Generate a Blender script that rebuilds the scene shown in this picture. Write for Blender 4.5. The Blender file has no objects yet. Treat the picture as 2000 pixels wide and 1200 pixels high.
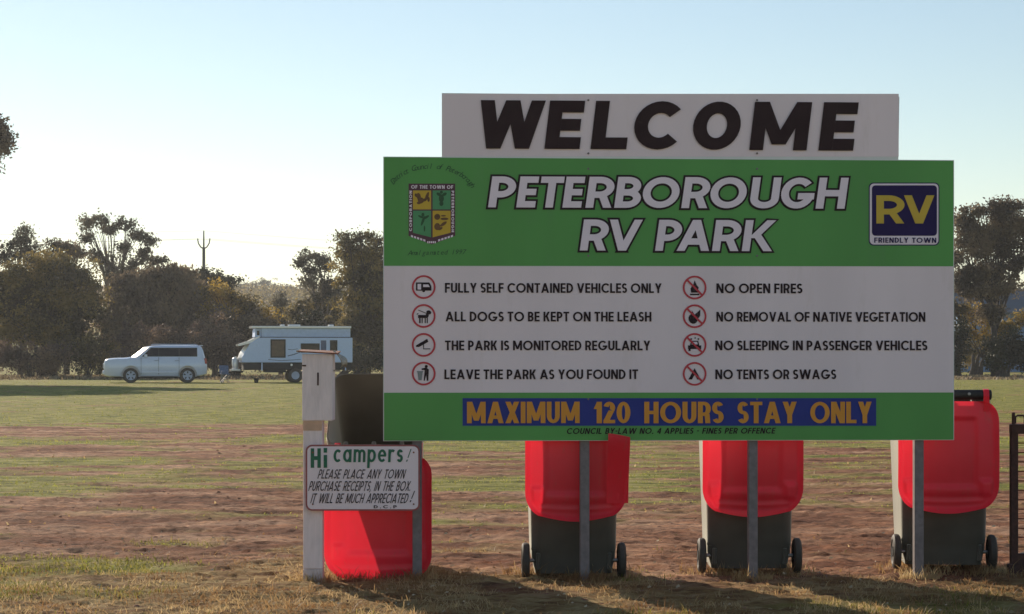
import bpy, math, random
import numpy as np
from mathutils import Vector, Matrix, noise as mnoise

# ------------------------------------------------------------------ camera, light
SC = bpy.context.scene
COL = SC.collection
F = 4000.0            # focal length in photograph pixels (2000 wide)
EYE = 1.253
cam_d = bpy.data.cameras.new('camera')
cam_d.sensor_width = 36.0
cam_d.lens = 36.0 * F / 2000.0
cam_d.shift_y = 98.0 / 2000.0
cam_d.clip_start = 0.1
cam_d.clip_end = 6000.0
cam = bpy.data.objects.new('camera', cam_d)
cam.location = (0, 0, EYE)
cam.rotation_euler = (math.radians(90), 0, 0)
COL.objects.link(cam)
SC.camera = cam

SUN_AZ = math.radians(-28.0)     # to the left of the view axis, behind the scene
SUN_EL = math.radians(22.0)
world = bpy.data.worlds.new('World')
SC.world = world
world.use_nodes = True
wn = world.node_tree
bg = wn.nodes['Background']
sky = wn.nodes.new('ShaderNodeTexSky')
sky.sky_type = 'NISHITA'
sky.sun_disc = False
sky.sun_elevation = SUN_EL
sky.sun_rotation = SUN_AZ
sky.altitude = 500
sky.air_density = 1.12
sky.dust_density = 0.08
sky.ozone_density = 1.0
wn.links.new(sky.outputs[0], bg.inputs[0])
bg.inputs[1].default_value = 0.086

sun_d = bpy.data.lights.new('sun', 'SUN')
sun_d.energy = 4.6
sun_d.angle = math.radians(0.5)
sun_d.color = (1.0, 0.86, 0.68)
sun = bpy.data.objects.new('sun', sun_d)
sv = Vector((math.sin(SUN_AZ) * math.cos(SUN_EL), math.cos(SUN_AZ) * math.cos(SUN_EL), math.sin(SUN_EL)))
sun.rotation_euler = sv.to_track_quat('Z', 'Y').to_euler()
COL.objects.link(sun)

SC.view_settings.view_transform = 'Standard'
SC.view_settings.look = 'None'
SC.view_settings.gamma = 1.0
SC.view_settings.use_curve_mapping = False
SC.view_settings.exposure = 0.35
SC.render.engine = 'CYCLES'
SC.cycles.max_bounces = 6
SC.cycles.volume_bounces = 0
SC.cycles.transparent_max_bounces = 8

rng = np.random.default_rng(7)
random.seed(7)
R = math.radians


def px(x, y, Y):
    """photo pixel at depth Y -> world point"""
    return Vector(((x - 1000.0) / F * Y, Y, EYE + (698.0 - y) / F * Y))


def gy(y):
    """depth of flat ground at photo row y"""
    return EYE * F / (y - 698.0)


# ------------------------------------------------------------------ noise
_L = np.random.default_rng(3).random((256, 256))


def vnoise(x, y):
    xi = np.floor(x).astype(int); yi = np.floor(y).astype(int)
    fx = x - xi; fy = y - yi
    fx = fx * fx * (3 - 2 * fx); fy = fy * fy * (3 - 2 * fy)
    a = _L[xi % 256, yi % 256]; b = _L[(xi + 1) % 256, yi % 256]
    c = _L[xi % 256, (yi + 1) % 256]; d = _L[(xi + 1) % 256, (yi + 1) % 256]
    return (a * (1 - fx) + b * fx) * (1 - fy) + (c * (1 - fx) + d * fx) * fy


def fbm(x, y, o=4):
    s = 0; a = 0.5; t = 0
    for i in range(o):
        s = s + a * vnoise(x + 17.3 * i, y + 9.1 * i); t += a
        a *= 0.5; x = x * 2.03; y = y * 2.03
    return s / t


def sstep(a, b, x):
    t = np.clip((x - a) / (b - a), 0, 1)
    return t * t * (3 - 2 * t)


# ------------------------------------------------------------------ materials
def nodes_of(name):
    m = bpy.data.materials.new(name)
    m.use_nodes = True
    nt = m.node_tree
    return m, nt, nt.nodes['Principled BSDF']


def mat(name, col, rough=0.6, var=0.12, scale=8.0, metal=0.0, bump=0.0, bscale=60.0, spec=0.5, coat=0.0, stretch=(1, 1, 1), dirt=None):
    m, nt, p = nodes_of(name)
    N, L = nt.nodes, nt.links
    tc = N.new('ShaderNodeTexCoord')
    mp = N.new('ShaderNodeMapping'); mp.inputs['Scale'].default_value = stretch
    L.new(tc.outputs['Object'], mp.inputs[0])
    nz = N.new('ShaderNodeTexNoise'); nz.inputs['Scale'].default_value = scale; nz.inputs['Detail'].default_value = 5
    L.new(mp.outputs[0], nz.inputs['Vector'])
    cr = N.new('ShaderNodeValToRGB')
    c0 = [max(0, c * (1 - var)) for c in col[:3]]; c1 = [min(1, c * (1 + var)) for c in col[:3]]
    cr.color_ramp.elements[0].position = 0.3; cr.color_ramp.elements[1].position = 0.7
    cr.color_ramp.elements[0].color = (*c0, 1); cr.color_ramp.elements[1].color = (*c1, 1)
    L.new(nz.outputs['Fac'], cr.inputs[0])
    out = cr.outputs[0]
    if dirt:
        dcol, amt, dsc = dirt
        n2 = N.new('ShaderNodeTexNoise'); n2.inputs['Scale'].default_value = dsc; n2.inputs['Detail'].default_value = 8
        n2.inputs['Roughness'].default_value = 0.7
        L.new(mp.outputs[0], n2.inputs['Vector'])
        r2 = N.new('ShaderNodeMapRange'); r2.inputs[1].default_value = 0.55; r2.inputs[2].default_value = 0.8
        r2.inputs[3].default_value = 0; r2.inputs[4].default_value = amt
        L.new(n2.outputs['Fac'], r2.inputs[0])
        mx = N.new('ShaderNodeMix'); mx.data_type = 'RGBA'
        L.new(r2.outputs[0], mx.inputs[0]); L.new(out, mx.inputs[6]); mx.inputs[7].default_value = (*dcol, 1)
        out = mx.outputs[2]
    L.new(out, p.inputs['Base Color'])
    p.inputs['Roughness'].default_value = rough
    p.inputs['Metallic'].default_value = metal
    p.inputs['Specular IOR Level'].default_value = spec
    p.inputs['Coat Weight'].default_value = coat
    p.inputs['Coat Roughness'].default_value = 0.08
    if bump:
        n3 = N.new('ShaderNodeTexNoise'); n3.inputs['Scale'].default_value = bscale; n3.inputs['Detail'].default_value = 4
        L.new(mp.outputs[0], n3.inputs['Vector'])
        bp = N.new('ShaderNodeBump'); bp.inputs['Strength'].default_value = bump; bp.inputs['Distance'].default_value = 0.01
        L.new(n3.outputs['Fac'], bp.inputs['Height']); L.new(bp.outputs[0], p.inputs['Normal'])
    return m


def leaf_mat(name, cols, trans=0.35, scale=0.6):
    m, nt, p = nodes_of(name)
    N, L = nt.nodes, nt.links
    geo = N.new('ShaderNodeNewGeometry')
    nz = N.new('ShaderNodeTexNoise'); nz.inputs['Scale'].default_value = scale; nz.inputs['Detail'].default_value = 4
    L.new(geo.outputs['Position'], nz.inputs['Vector'])
    add = N.new('ShaderNodeMath'); add.operation = 'MULTIPLY_ADD'; add.inputs[1].default_value = 0.28
    L.new(geo.outputs['Random Per Island'], add.inputs[0])
    sub = N.new('ShaderNodeMath'); sub.operation = 'MULTIPLY_ADD'; sub.inputs[1].default_value = 2.6; sub.inputs[2].default_value = -0.92; sub.use_clamp = False
    L.new(nz.outputs['Fac'], sub.inputs[0]); L.new(sub.outputs[0], add.inputs[2])
    cr = N.new('ShaderNodeValToRGB')
    n = len(cols)
    cr.color_ramp.elements[0].color = (*cols[0], 1); cr.color_ramp.elements[0].position = 0.25
    cr.color_ramp.elements[1].color = (*cols[-1], 1); cr.color_ramp.elements[1].position = 0.75
    for i in range(1, n - 1):
        e = cr.color_ramp.elements.new(0.25 + 0.5 * i / (n - 1)); e.color = (*cols[i], 1)
    L.new(add.outputs[0], cr.inputs[0]); L.new(cr.outputs[0], p.inputs['Base Color'])
    p.inputs['Roughness'].default_value = 0.6
    p.inputs['Specular IOR Level'].default_value = 0.3
    tr = N.new('ShaderNodeBsdfTranslucent'); L.new(cr.outputs[0], tr.inputs[0])
    mx = N.new('ShaderNodeMixShader'); mx.inputs[0].default_value = trans
    out = N['Material Output']
    L.new(p.outputs[0], mx.inputs[1]); L.new(tr.outputs[0], mx.inputs[2]); L.new(mx.outputs[0], out.inputs[0])
    return m


M = {}
M['white_print'] = mat('white_print', (0.86, 0.73, 0.78), 0.45, 0.05, 3, stretch=(1, 1, .22), dirt=((0.60, 0.49, 0.46), 0.45, 6))
M['panel_white'] = mat('panel_white', (0.75, 0.75, 0.74), 0.5, 0.04)
M['panel_back'] = mat('panel_back', (0.45, 0.46, 0.47), 0.45, 0.08, metal=0.4)
M['green_print'] = mat('green_print', (0.09, 0.34, 0.07), 0.5, 0.10, 2.0, stretch=(1, 1, .25), dirt=((0.12, 0.27, 0.11), 0.5, 5))
M['black_print'] = mat('black_print', (0.040, 0.022, 0.025), 0.6, 0.15, spec=0.15)
M['text_print'] = mat('text_print', (0.034, 0.020, 0.025), 0.6, 0.15, spec=0.15)
M['letter_white'] = mat('letter_white', (0.88, 0.76, 0.86), 0.45, 0.04)
M['navy_print'] = mat('navy_print', (0.026, 0.015, 0.095), 0.6, 0.12, spec=0.2)
M['yellow_print'] = mat('yellow_print', (0.62, 0.42, 0.03), 0.45, 0.06)
M['blue_strip'] = mat('blue_strip', (0.035, 0.05, 0.27), 0.6, 0.1, spec=0.2)
M['orange_print'] = mat('orange_print', (0.72, 0.29, 0.02), 0.45, 0.06)
M['red_print'] = mat('red_print', (0.55, 0.025, 0.05), 0.45, 0.06)
M['grey_print'] = mat('grey_print', (0.25, 0.27, 0.28), 0.5, 0.06)
M['maroon_print'] = mat('maroon_print', (0.09, 0.02, 0.045), 0.45, 0.2)
M['crest_yellow'] = mat('crest_yellow', (0.62, 0.40, 0.02), 0.45, 0.08)
M['crest_green'] = mat('crest_green', (0.07, 0.30, 0.12), 0.45, 0.08)
M['brown_print'] = mat('brown_print', (0.14, 0.06, 0.015), 0.5, 0.3, 60)
M['dark_green_print'] = mat('dark_green_print', (0.02, 0.09, 0.03), 0.5, 0.2)
M['notice_green'] = mat('notice_green', (0.01, 0.13, 0.07), 0.5, 0.15, 20)
M['galvanised'] = mat('galvanised', (0.20, 0.17, 0.175), 0.6, 0.18, 30, metal=0.1, dirt=((0.10, 0.08, 0.07), 0.5, 20))
M['white_timber'] = mat('white_timber', (0.86, 0.73, 0.73), 0.65, 0.10, 14, bump=0.35, bscale=40, stretch=(3, 3, 0.5), dirt=((0.30, 0.20, 0.14), 0.7, 3))
M['stained_timber'] = mat('stained_timber', (0.20, 0.12, 0.10), 0.8, 0.3, 20, bump=0.4, dirt=((0.08, 0.05, 0.05), 0.8, 8))
M['foot_timber'] = mat('foot_timber', (0.66, 0.55, 0.54), 0.8, 0.2, 20, bump=0.4, dirt=((0.10, 0.05, 0.05), 1.0, 14))
M['rust_tint'] = mat('rust_tint', (0.62, 0.40, 0.28), 0.7, 0.2, 12)
M['border_red'] = mat('border_red', (0.34, 0.09, 0.09), 0.6, 0.2, 20)
M['rust'] = mat('rust', (0.22, 0.065, 0.03), 0.75, 0.35, 40, bump=0.5)
M['rust_dark'] = mat('rust_dark', (0.06, 0.022, 0.016), 0.75, 0.4, 30, bump=0.5)
M['bent_metal'] = mat('bent_metal', (0.42, 0.36, 0.28), 0.55, 0.3, 40, metal=0.4, bump=0.4)
M['bin_body'] = mat('bin_body', (0.085, 0.073, 0.055), 0.60, 0.2, 6, bump=0.12, bscale=200, dirt=((0.10, 0.08, 0.06), 0.35, 4))
M['rubber'] = mat('rubber', (0.055, 0.045, 0.036), 0.7, 0.25, 20, dirt=((0.14, 0.09, 0.06), 0.5, 14))
M['steel'] = mat('steel', (0.28, 0.28, 0.28), 0.4, 0.1, metal=0.8)
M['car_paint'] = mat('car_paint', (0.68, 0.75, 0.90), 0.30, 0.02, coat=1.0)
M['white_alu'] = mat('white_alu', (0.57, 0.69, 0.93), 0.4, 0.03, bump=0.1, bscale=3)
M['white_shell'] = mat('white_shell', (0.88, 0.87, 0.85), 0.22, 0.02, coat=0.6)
M['glossy_white'] = mat('glossy_white', (0.88, 0.87, 0.85), 0.34, 0.02, spec=0.9)
M['dark_glass'] = mat('dark_glass', (0.012, 0.014, 0.018), 0.15, 0.1, spec=0.25)
M['screen_glass'] = mat('screen_glass', (0.02, 0.024, 0.03), 0.32, 0.1, spec=1.0, coat=0.0)
M['black_plastic'] = mat('black_plastic', (0.012, 0.012, 0.013), 0.6, 0.2)
M['alloy'] = mat('alloy', (0.40, 0.45, 0.56), 0.4, 0.08, metal=0.1)
M['lens'] = mat('lens', (0.7, 0.7, 0.7), 0.25, 0.05, metal=0.3, coat=1.0)
M['red_lens'] = mat('red_lens', (0.35, 0.01, 0.01), 0.2, 0.05)
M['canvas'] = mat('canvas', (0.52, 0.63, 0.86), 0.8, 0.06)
M['decal_blue'] = mat('decal_blue', (0.10, 0.13, 0.22), 0.5, 0.1)
M['curtain'] = mat('curtain', (0.16, 0.11, 0.07), 0.7, 0.25, 5)
M['shed_wall'] = mat('shed_wall', (0.10, 0.20, 0.36), 0.5, 0.1, 1)
M['shed_roof'] = mat('shed_roof', (0.04, 0.07, 0.10), 0.5, 0.1, 1)
M['bark'] = mat('bark', (0.06, 0.045, 0.038), 0.85, 0.3, 6, bump=0.5, bscale=20)
M['pale_bark'] = mat('pale_bark', (0.17, 0.14, 0.12), 0.8, 0.25, 4, bump=0.3, bscale=20)
M['pole_grey'] = mat('pole_grey', (0.08, 0.08, 0.085), 0.7, 0.15)
M['wire'] = mat('wire', (0.3, 0.3, 0.3), 0.5, 0.1)
M['blue_cloth'] = mat('blue_cloth', (0.10, 0.15, 0.26), 0.8, 0.2, 10)

# translucent red lid plastic
m, nt, p = nodes_of('lid_red')
N, L = nt.nodes, nt.links
tc = N.new('ShaderNodeTexCoord')
nz = N.new('ShaderNodeTexNoise'); nz.inputs['Scale'].default_value = 5; nz.inputs['Detail'].default_value = 6
L.new(tc.outputs['Object'], nz.inputs['Vector'])
cr = N.new('ShaderNodeValToRGB')
cr.color_ramp.elements[0].color = (0.93, 0.028, 0.055, 1); cr.color_ramp.elements[1].color = (1.0, 0.034, 0.066, 1)
cr.color_ramp.elements[0].position = 0.3; cr.color_ramp.elements[1].position = 0.7
L.new(nz.outputs['Fac'], cr.inputs[0])
n2 = N.new('ShaderNodeTexNoise'); n2.inputs['Scale'].default_value = 26; n2.inputs['Detail'].default_value = 8; n2.inputs['Roughness'].default_value = .75
mp2 = N.new('ShaderNodeMapping'); mp2.inputs['Scale'].default_value = (1, 1, .25)
L.new(tc.outputs['Object'], mp2.inputs[0]); L.new(mp2.outputs[0], n2.inputs['Vector'])
mr = N.new('ShaderNodeMapRange'); mr.inputs[1].default_value = .55; mr.inputs[2].default_value = .75; mr.inputs[4].default_value = .55
L.new(n2.outputs['Fac'], mr.inputs[0])
mxd = N.new('ShaderNodeMix'); mxd.data_type = 'RGBA'; mxd.inputs[7].default_value = (.62, .12, .09, 1)
L.new(mr.outputs[0], mxd.inputs[0]); L.new(cr.outputs[0], mxd.inputs[6]); L.new(mxd.outputs[2], p.inputs['Base Color'])
p.inputs['Roughness'].default_value = 0.42
tr = N.new('ShaderNodeBsdfTranslucent'); L.new(cr.outputs[0], tr.inputs[0])
mxs = N.new('ShaderNodeMixShader'); mxs.inputs[0].default_value = 0.29
L.new(p.outputs[0], mxs.inputs[1]); L.new(tr.outputs[0], mxs.inputs[2]); L.new(mxs.outputs[0], N['Material Output'].inputs[0])
M['lid_red'] = m
M['bin_body'].node_tree.nodes['Principled BSDF'].inputs['Sheen Weight'].default_value = 0.9
M['bin_body'].node_tree.nodes['Principled BSDF'].inputs['Sheen Tint'].default_value = (1, 0.98, 0.85, 1)
# the bin plastic lets a little brownish light through
m = M['bin_body']; N = m.node_tree.nodes; L = m.node_tree.links
tr = N.new('ShaderNodeBsdfTranslucent'); tr.inputs[0].default_value = (0.045, 0.040, 0.028, 1)
mxs = N.new('ShaderNodeMixShader'); mxs.inputs[0].default_value = 0.20
L.new(N['Principled BSDF'].outputs[0], mxs.inputs[1]); L.new(tr.outputs[0], mxs.inputs[2]); L.new(mxs.outputs[0], N['Material Output'].inputs[0])

M['leaf_olive'] = leaf_mat('leaf_olive', [(0.06, 0.052, 0.03), (0.15, 0.125, 0.05), (0.34, 0.25, 0.08)], 0.42, 0.45)
M['leaf_gold'] = leaf_mat('leaf_gold', [(0.08, 0.065, 0.03), (0.24, 0.17, 0.04), (0.46, 0.31, 0.06)], 0.5, 0.45)
M['leaf_grey'] = leaf_mat('leaf_grey', [(0.07, 0.065, 0.05), (0.13, 0.12, 0.09), (0.24, 0.21, 0.15)])
M['leaf_brown'] = leaf_mat('leaf_brown', [(0.07, 0.054, 0.042), (0.145, 0.113, 0.078), (0.27, 0.205, 0.13)], 0.4, 0.45)
M['leaf_dark'] = leaf_mat('leaf_dark', [(0.015, 0.02, 0.012), (0.03, 0.036, 0.018), (0.05, 0.055, 0.025)], 0.2)
M['twig'] = leaf_mat('twig', [(0.10, 0.07, 0.06), (0.20, 0.135, 0.10), (0.34, 0.23, 0.15)], 0.35, 0.5)
M['dry_grass'] = leaf_mat('dry_grass', [(0.26, 0.14, 0.06), (0.44, 0.27, 0.12), (0.62, 0.46, 0.24)], 0.5, 2.0)
M['verge_grass'] = leaf_mat('verge_grass', [(0.14, 0.10, 0.06), (0.24, 0.18, 0.11), (0.36, 0.28, 0.18)], 0.35, 1.0)
M['far_grass'] = leaf_mat('far_grass', [(0.22, 0.22, 0.045), (0.32, 0.33, 0.06), (0.42, 0.38, 0.10)], 0.6, 1.5)
M['green_grass'] = leaf_mat('green_grass', [(0.13, 0.13, 0.025), (0.26, 0.24, 0.04), (0.44, 0.34, 0.11)], 0.5, 2.5)

# ground: red earth under grass, share of grass stored as a vertex attribute
m, nt, p = nodes_of('earth_and_turf')
N, L = nt.nodes, nt.links
geo = N.new('ShaderNodeNewGeometry')
at = N.new('ShaderNodeAttribute'); at.attribute_name = 'turf'
at2 = N.new('ShaderNodeAttribute'); at2.attribute_name = 'straw'
mp = N.new('ShaderNodeMapping'); mp.inputs['Scale'].default_value = (0.45, 1, 1)
L.new(geo.outputs['Position'], mp.inputs[0])


def tex(scale, detail=6, rough=0.6, vec=None):
    n = N.new('ShaderNodeTexNoise'); n.inputs['Scale'].default_value = scale
    n.inputs['Detail'].default_value = detail; n.inputs['Roughness'].default_value = rough
    L.new((vec or mp).outputs[0], n.inputs['Vector'])
    return n


def ramp(fac, cols, a=0.3, b=0.7):
    c = N.new('ShaderNodeValToRGB')
    c.color_ramp.elements[0].color = (*cols[0], 1); c.color_ramp.elements[0].position = a
    c.color_ramp.elements[1].color = (*cols[-1], 1); c.color_ramp.elements[1].position = b
    for i in range(1, len(cols) - 1):
        e = c.color_ramp.elements.new(a + (b - a) * i / (len(cols) - 1)); e.color = (*cols[i], 1)
    L.new(fac.outputs[0], c.inputs[0])
    return c


def mix(fac, a, b):
    x = N.new('ShaderNodeMix'); x.data_type = 'RGBA'
    L.new(fac, x.inputs[0]); L.new(a, x.inputs[6]); L.new(b, x.inputs[7])
    return x.outputs[2]


soil = ramp(tex(1.3, 9, 0.65), [(0.18, 0.070, 0.038), (0.33, 0.162, 0.092), (0.50, 0.30, 0.195)], 0.38, 0.62)
soil_tone_shadow = ramp(tex(6, 10, 0.78), [(0.35, 0.28, 0.26), (1, 1, 1), (1.0, 0.95, 0.9), (1.6, 1.5, 1.4)], 0.42, 0.60)  # soil mottling, with short dark shadows of small bumps painted into the colour
mul = N.new('ShaderNodeMix'); mul.data_type = 'RGBA'; mul.blend_type = 'MULTIPLY'; mul.inputs[0].default_value = 0.9
L.new(soil.outputs[0], mul.inputs[6]); L.new(soil_tone_shadow.outputs[0], mul.inputs[7])
turfc = ramp(tex(3, 10, 0.75), [(0.09, 0.09, 0.02), (0.25, 0.25, 0.045), (0.42, 0.35, 0.13)], .40, .60)
strawc = ramp(tex(9, 8, 0.7), [(0.20, 0.11, 0.045), (0.36, 0.23, 0.09), (0.50, 0.36, 0.17)], .40, .60)
c1 = mix(at2.outputs['Fac'], mul.outputs[2], strawc.outputs[0])
c2 = mix(at.outputs['Fac'], c1, turfc.outputs[0])
L.new(c2, p.inputs['Base Color'])
p.inputs['Roughness'].default_value = 0.95
p.inputs['Specular IOR Level'].default_value = 0.1
bp = N.new('ShaderNodeBump'); bp.inputs['Strength'].default_value = 1.0; bp.inputs['Distance'].default_value = 0.05
L.new(tex(13, 8, 0.75).outputs[0], bp.inputs['Height']); L.new(bp.outputs[0], p.inputs['Normal'])
M['earth'] = m


# ------------------------------------------------------------------ objects
def tag(o, label=None, cat=None, group=None, kind=None):
    if label: o['label'] = label
    if cat: o['category'] = cat
    if group: o['group'] = group
    if kind: o['kind'] = kind
    return o


def empty(name, loc=(0, 0, 0), rz=0.0, label=None, cat=None, group=None):
    o = bpy.data.objects.new(name, None)
    o.location = loc; o.rotation_euler = (0, 0, rz); o.empty_display_size = 0.2
    COL.objects.link(o)
    return tag(o, label, cat, group)


def obj(name, me, material=None, parent=None, loc=None):
    o = bpy.data.objects.new(name, me)
    if material and not me.materials: me.materials.append(material)
    COL.objects.link(o)
    if parent: o.parent = parent
    if loc: o.location = loc
    return o


def copy_tree(o, parent=None):
    c = o.copy(); COL.objects.link(c)
    if parent: c.parent = parent
    for ch in list(o.children): copy_tree(ch, c)
    return c


class MB:
    def __init__(s): s.v = []; s.f = []

    def add(s, vs, fs):
        b = len(s.v); s.v += [tuple(v) for v in vs]; s.f += [tuple(b + i for i in f) for f in fs]
        return s

    def box(s, x0, x1, y0, y1, z0, z1):
        vs = [(x0, y0, z0), (x1, y0, z0), (x1, y1, z0), (x0, y1, z0), (x0, y0, z1), (x1, y0, z1), (x1, y1, z1), (x0, y1, z1)]
        return s.add(vs, [(0, 3, 2, 1), (4, 5, 6, 7), (0, 1, 5, 4), (1, 2, 6, 5), (2, 3, 7, 6), (3, 0, 4, 7)])

    def tube(s, pts, rad, n=10, cap=True):
        pts = [Vector(p) for p in pts]
        if not hasattr(rad, '__len__'): rad = [rad] * len(pts)
        rings = []
        up = None
        for i, p in enumerate(pts):
            d = (pts[min(i + 1, len(pts) - 1)] - pts[max(i - 1, 0)])
            d = d.normalized() if d.length > 0 else Vector((0, 0, 1))
            if up is None:
                up = Vector((0, 0, 1)) if abs(d.z) < 0.9 else Vector((0, 1, 0))
            a = d.cross(up)
            if a.length < 1e-4: a = d.orthogonal()
            a.normalize(); b = a.cross(d).normalized(); up = b if abs(b.dot(d)) < 0.9 else up
            rings.append([p + (a * math.cos(2 * math.pi * k / n) + b * math.sin(2 * math.pi * k / n)) * rad[i] for k in range(n)])
        base = 0; vs = [q for r_ in rings for q in r_]; fs = []
        for i in range(len(rings) - 1):
            for k in range(n):
                fs.append((i * n + k, i * n + (k + 1) % n, (i + 1) * n + (k + 1) % n, (i + 1) * n + k))
        if cap:
            fs.append(tuple(range(n))[::-1]); fs.append(tuple((len(rings) - 1) * n + k for k in range(n)))
        return s.add(vs, fs)

    def loft(s, rings, cap0=True, cap1=True, closed=True):
        n = len(rings[0]); vs = [q for r_ in rings for q in r_]; fs = []
        for i in range(len(rings) - 1):
            for k in range(n if closed else n - 1):
                fs.append((i * n + k, i * n + (k + 1) % n, (i + 1) * n + (k + 1) % n, (i + 1) * n + k))
        if cap0: fs.append(tuple(range(n))[::-1])
        if cap1: fs.append(tuple((len(rings) - 1) * n + k for k in range(n)))
        return s.add(vs, fs)

    def prism_y(s, poly, y0, y1):
        """polygon in xz, counter-clockwise seen from -y, extruded along y"""
        n = len(poly)
        vs = [(x, y0, z) for x, z in poly] + [(x, y1, z) for x, z in poly]
        fs = [tuple(range(n)), tuple(range(n, 2 * n))[::-1]]
        for k in range(n): fs.append((k, k + n, (k + 1) % n + n, (k + 1) % n))
        return s.add(vs, fs)

    def lathe_x(s, prof, c=(0, 0, 0), n=28):
        """profile of (x, r) turned about the x axis"""
        rings = [[(c[0] + x, c[1] + r * math.cos(2 * math.pi * k / n), c[2] + r * math.sin(2 * math.pi * k / n)) for k in range(n)] for x, r in prof]
        return s.loft(rings)

    def lathe_y(s, prof, c=(0, 0, 0), n=28):
        rings = [[(c[0] + r * math.cos(2 * math.pi * k / n), c[1] + y, c[2] + r * math.sin(2 * math.pi * k / n)) for k in range(n)] for y, r in prof]
        return s.loft(rings)

    def mesh(s, name):
        me = bpy.data.meshes.new(name)
        me.from_pydata(s.v, [], s.f); me.update()
        return me

    def build(s, name, material=None, parent=None, smooth=False, bevel=0, seg=2, loc=None, fix=False):
        me = s.mesh(name)
        if fix:
            import bmesh
            b = bmesh.new(); b.from_mesh(me); bmesh.ops.recalc_face_normals(b, faces=b.faces); b.to_mesh(me); b.free()
        if smooth is True:
            me.polygons.foreach_set('use_smooth', [True] * len(me.polygons))
        elif smooth:
            me.polygons.foreach_set('use_smooth', [True] * len(me.polygons))
            me.set_sharp_from_angle(angle=R(smooth))
        o = obj(name, me, material, parent, loc)
        if bevel:
            md = o.modifiers.new('bevel', 'BEVEL'); md.width = bevel; md.segments = seg; md.limit_method = 'ANGLE'; md.angle_limit = R(40)
        return o


def rrect(w, h, r, n=4, cx=0, cy=0):
    """rounded rectangle outline, counter-clockwise"""
    o = []
    for (sx, sy, a0) in ((1, 1, 0), (-1, 1, 90), (-1, -1, 180), (1, -1, 270)):
        for k in range(n + 1):
            a = R(a0 + 90 * k / n)
            o.append((cx + sx * (w / 2 - r) + r * math.cos(a), cy + sy * (h / 2 - r) + r * math.sin(a)))
    return o


# ------------------------------------------------------------------ lettering: letters cut from flat sheet pieces
def g_rect(x0, y0, x1, y1): return ('p', [(x0, y0), (x1, y0), (x1, y1), (x0, y1)])
def g_diag(x0, y0, x1, y1, w):
    L_ = math.hypot(x1 - x0, y1 - y0); h = w * L_ / abs(y1 - y0) / 2
    if y0 > y1: x0, y0, x1, y1 = x1, y1, x0, y0
    return ('p', [(x0 - h, y0), (x0 + h, y0), (x1 + h, y1), (x1 - h, y1)])
def g_arc(cx, cy, rx, ry, a0, a1, w, t): return ('a', (cx, cy, rx, ry, a0, a1, w, t))


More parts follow.
